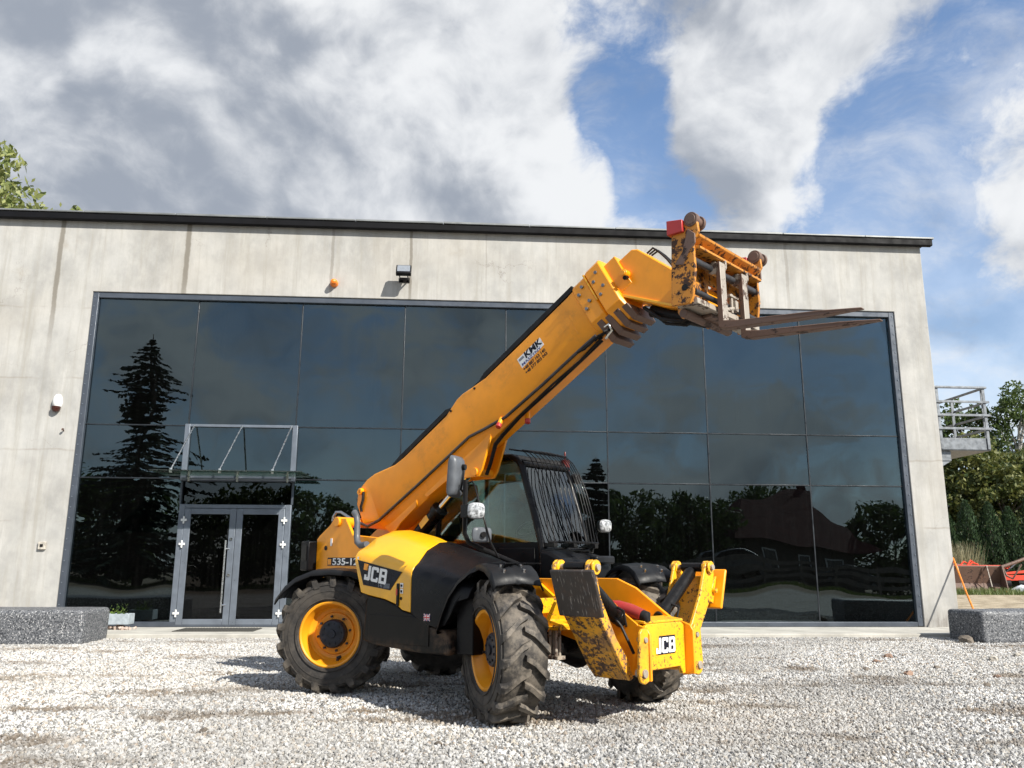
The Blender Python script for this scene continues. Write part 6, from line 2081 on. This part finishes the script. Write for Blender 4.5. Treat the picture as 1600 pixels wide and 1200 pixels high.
rl = empty('red_roller', (40.2, 26.4, 0), math.radians(-12))
tag(rl, 'red orange implement with dark rollers beyond the white tarpaulin', 'farm implement')
MB().bx(-2.2, 2.4, -0.1, 0.1, 0.62, 0.92).prism([(-2.0, 0.92), (0.4, 1.15), (0.4, 1.3), (-2.1, 1.05)], 'y', -0.12, 0.0).build('frame', 'red_orange_paint', rl, bevel=0.02)
for k in range(6):
    MB().cyl((-2.0 + k * 0.75, 0.2, 0.40), (-1.62 + k * 0.75, 0.2, 0.40), 0.40, 14).build('roller', 'frame_black', rl, bevel=0.02)
MB().ring_tube([(-1.8, 0.1, 1.0), (-1.2, 0.2, 1.5), (-0.5, 0.3, 1.9)], 0.04, 6).build('lever', 'zinc', rl, smooth=60)
MB().cyl((-2.5, 0.3, 0.95), (-2.2, 0.3, 1.05), 0.22, 12).build('gearbox', 'rust_steel', rl, bevel=0.02)

bm = bmesh.new()
bmesh.ops.create_grid(bm, x_segments=26, y_segments=14, size=1.0)
rg = random.Random(31)
from mathutils import noise as mnoise
for v in bm.verts:
    f = max(0.0, 1 - v.co.x ** 2) ** 0.5 * max(0.0, 1 - v.co.y ** 2) ** 0.5
    v.co = Vector((v.co.x * 2.4, v.co.y * 0.8, 0.02 + 0.75 * f * (0.65 + 0.5 * mnoise.noise(Vector((v.co.x * 2.5, v.co.y * 2.5, 3)))) + 0.05 * mnoise.noise(Vector((v.co.x * 9, v.co.y * 9, 1)))))
me = bpy.data.meshes.new('tarpaulin')
bm.to_mesh(me)
bm.free()
me.materials.append(M['tarp_white'])
me.polygons.foreach_set('use_smooth', [True] * len(me.polygons))
tp = bpy.data.objects.new('tarpaulin', me)
COL.objects.link(tp)
tp.location = (38.75, 24.6, 0)
tp.scale = (0.62, 0.9, 0.9)
md = tp.modifiers.new('thick', 'SOLIDIFY')
md.thickness = 0.015
tag(tp, 'crumpled white tarpaulin heaped beside the rusty bucket', 'tarpaulin')

# orange pole leaning on the side wall
pz = MB().ring_tube([(18.76, -1.36, 0.078), (18.97, -0.62, 0.80), (19.162, 0.05, 1.55)], 0.02, 10)
o = pz.build('leaning_pole', 'pole_orange')
tag(o, 'thin orange pole leaning against the side wall', 'pole')

# ------------------------------------------------------------------ loose stones lying on the gravel
def rock(loc, s, mat, label, seed, group=None):
    rg = random.Random(seed)
    bm = bmesh.new()
    bmesh.ops.create_icosphere(bm, subdivisions=2, radius=1.0)
    for v in bm.verts:
        n = mnoise.noise(v.co * 1.1 + Vector((seed * 3.7, 0, 0)))
        v.co *= 1 + 0.55 * n
        v.co.z *= 0.55
        v.co.y *= 0.75
    me = bpy.data.meshes.new('rock')
    bm.to_mesh(me)
    bm.free()
    me.materials.append(M[mat])
    o = bpy.data.objects.new('rock', me)
    COL.objects.link(o)
    o.location = (loc[0], loc[1], s * 0.28)
    o.scale = (s, s, s)
    o.rotation_euler = (rg.uniform(-0.3, 0.3), rg.uniform(-0.3, 0.3), rg.uniform(0, 6))
    tag(o, label, 'rock', group)


rock((17.42, -2.95), 0.17, 'rock_brown', 'brown wedge shaped rock against the end of the right granite block', 1)
spots = [((14.7, -5.3), 0.075, 'brick_bit'), ((14.2, -5.9), 0.06, 'brick_bit'), ((16.1, -5.7), 0.085, 'rock_pale'), ((16.8, -5.2), 0.07, 'rock_pale'), ((13.9, -7.3), 0.07, 'brick_bit'),
         ((14.3, -8.3), 0.055, 'rock_brown'), ((14.9, -7.6), 0.06, 'brick_bit'), ((15.6, -7.1), 0.055, 'rock_pale'), ((13.6, -6.8), 0.06, 'rock_brown'), ((14.7, -6.6), 0.05, 'rock_brown'),
         ((15.5, -8.7), 0.075, 'rock_brown'), ((12.9, -6.2), 0.05, 'rock_pale')]
lab = {'brick_bit': 'reddish brick fragment lying on the gravel right of the telehandler', 'rock_pale': 'pale loose stone lying on the gravel right of the telehandler',
       'rock_brown': 'dark loose stone lying on the gravel right of the telehandler'}
for k, (p, s, m_) in enumerate(spots):
    rock(p, s, m_, lab[m_], k + 5, {'brick_bit': 'brick fragments on the gravel', 'rock_pale': 'pale stones on the gravel', 'rock_brown': 'dark stones on the gravel'}[m_])
for k, (p, s) in enumerate((((6.05, -10.6), 0.04), ((5.3, -6.9), 0.045), ((6.4, -9.1), 0.035), ((8.0, -11.2), 0.04))):
    rock(p, s, 'rock_brown', 'dark pebble lying on the gravel left of the front wheel', 60 + k, 'dark pebbles left of the telehandler')

# ------------------------------------------------------------------ across the yard: what the glass mirrors
spruce('spruce_tree', (-9.4, -30.0, 0), 14.2, 8.6, 'tall dark spruce mirrored in the glass above the entrance side', 77)
spruce('spruce_tree', (16.6, -33.0, 0), 7.9, 3.4, 'small spruce mirrored in the glass behind the cab', 78)
mir = [((-16.0, -31, 0), 7.4, 7.0, 31), ((-13.0, -34, 0), 6.2, 7.5, 32), ((-4.8, -33, 0), 5.4, 6.5, 33), ((-0.5, -34, 0), 5.6, 6.5, 34), ((4.5, -33, 0), 5.5, 7.0, 35), ((9.8, -35, 0), 5.7, 7.0, 36),
       ((14.0, -34, 0), 5.5, 6.8, 37), ((20.0, -36, 0), 5.6, 6.5, 38), ((24.2, -38, 0), 5.9, 5.0, 39), ((39.5, -40, 0), 5.9, 6.5, 40), ((31.0, -46, 0), 7.2, 8.0, 41), ((44.0, -38, 0), 6.0, 7.0, 42)]
names = ('beyond the left pier', 'left of the tall spruce', 'right of the tall spruce', 'over the right door leaf', 'behind the rear of the boom', 'behind the bonnet', 'behind the cab',
         'left of the parked car', 'beside the red roofed house', 'right of the red roofed house', 'over the red roofed house', 'past the right end of the fence')
for (loc, H, W, sd), nm in zip(mir, names):
    broadleaf('broadleaf_tree', loc, H, W, 'leaf_green', 'dark tree mirrored in the glass ' + nm, 'tree', 'trees across the yard', sd, 80, 90, 0.34, 'bark', 0.06, 0.1, 0.8)
hs_ = empty('house', (31.5, -42.0, 0))
tag(hs_, 'house with steep red roof mirrored in the right panes', 'house')
MB().bx(-4.2, 4.2, -4.0, 4.0, 0.0, 3.2).build('wall', 'house_wall', hs_)
MB().loft([[(-5.2, 5.0, 2.9), (5.2, 5.0, 2.9), (5.2, -5.0, 2.9), (-5.2, -5.0, 2.9)], [(-3.2, 0.4, 6.4), (3.2, 0.4, 6.4), (3.2, -0.4, 6.4), (-3.2, -0.4, 6.4)]]).build('roof', 'house_roof', hs_)
for xx in (-2.6, 0.0, 2.4):
    wd_ = MB().bx(xx - 0.6, xx + 0.6, 4.001, 4.06, 1.0, 2.3).build('window', 'white_plastic', hs_)
    MB().bx(xx - 0.5, xx + 0.5, 4.061, 4.07, 1.1, 2.2).build('pane', 'car_dark', wd_)
MB().bx(1.5, 2.1, -0.6, 0.0, 5.6, 7.0).build('chimney', 'house_roof', hs_)
fn = empty('board_fence', (30.0, -31.5, 0))
tag(fn, 'grey board fence mirrored low in the right panes', 'fence')
for k in range(10):
    MB().bx(-12.0 + k * 2.6, -11.86 + k * 2.6, -0.06, 0.06, 0.0, 1.75).build('post', 'timber_grey', fn)
for z in (0.55, 1.05, 1.5):
    MB().bx(-12.0, 11.6, 0.062, 0.09, z - 0.12, z + 0.14).build('board', 'timber_grey', fn)


def car(loc, rz, mat, label):
    root = empty('parked_car', loc, rz)
    tag(root, label, 'car')
    body = [(-2.15, 0.35), (-2.2, 0.75), (-1.95, 0.92), (-1.35, 0.98), (-0.75, 1.42), (0.65, 1.45), (1.45, 1.0), (2.1, 0.85), (2.2, 0.55), (2.15, 0.32)]
    MB().prism(body, 'y', -0.85, 0.85).build('body', mat, root, bevel=0.07, seg=3)
    gl = [(-1.25, 0.98), (-0.72, 1.36), (0.60, 1.385), (1.25, 1.0)]
    for s_ in (-1, 1):
        MB().prism(gl, 'y', s_ * 0.852, s_ * 0.858).build('side_window', 'frame_black', root)
    for xx in (-1.35, 1.35):
        for s_ in (-1, 1):
            wh = MB().lathe([(0.20, -0.1), (0.30, -0.11), (0.33, -0.06), (0.33, 0.06), (0.30, 0.11), (0.20, 0.1)], 20, 'y', c=(xx, s_ * 0.78, 0.33)).build('wheel', 'hose_rubber', root)
            MB().cyl((xx, s_ * 0.70, 0.33), (xx, s_ * 0.885, 0.33), 0.20, 16).build('hubcap', 'zinc', wh)


car((24.6, -33.0, 0.55), math.radians(4), 'car_silver', 'silver car mirrored in the glass left of the red roofed house')
car((33.0, -34.5, 0.3), math.radians(183), 'car_dark', 'dark car mirrored behind the board fence')
grass('verge_grass', 14000, -18, 46, -31.0, -27.0, 0.05, 0.22, 'grass_green', 'strip of mown grass across the yard, mirrored low in the glass', 0.03)
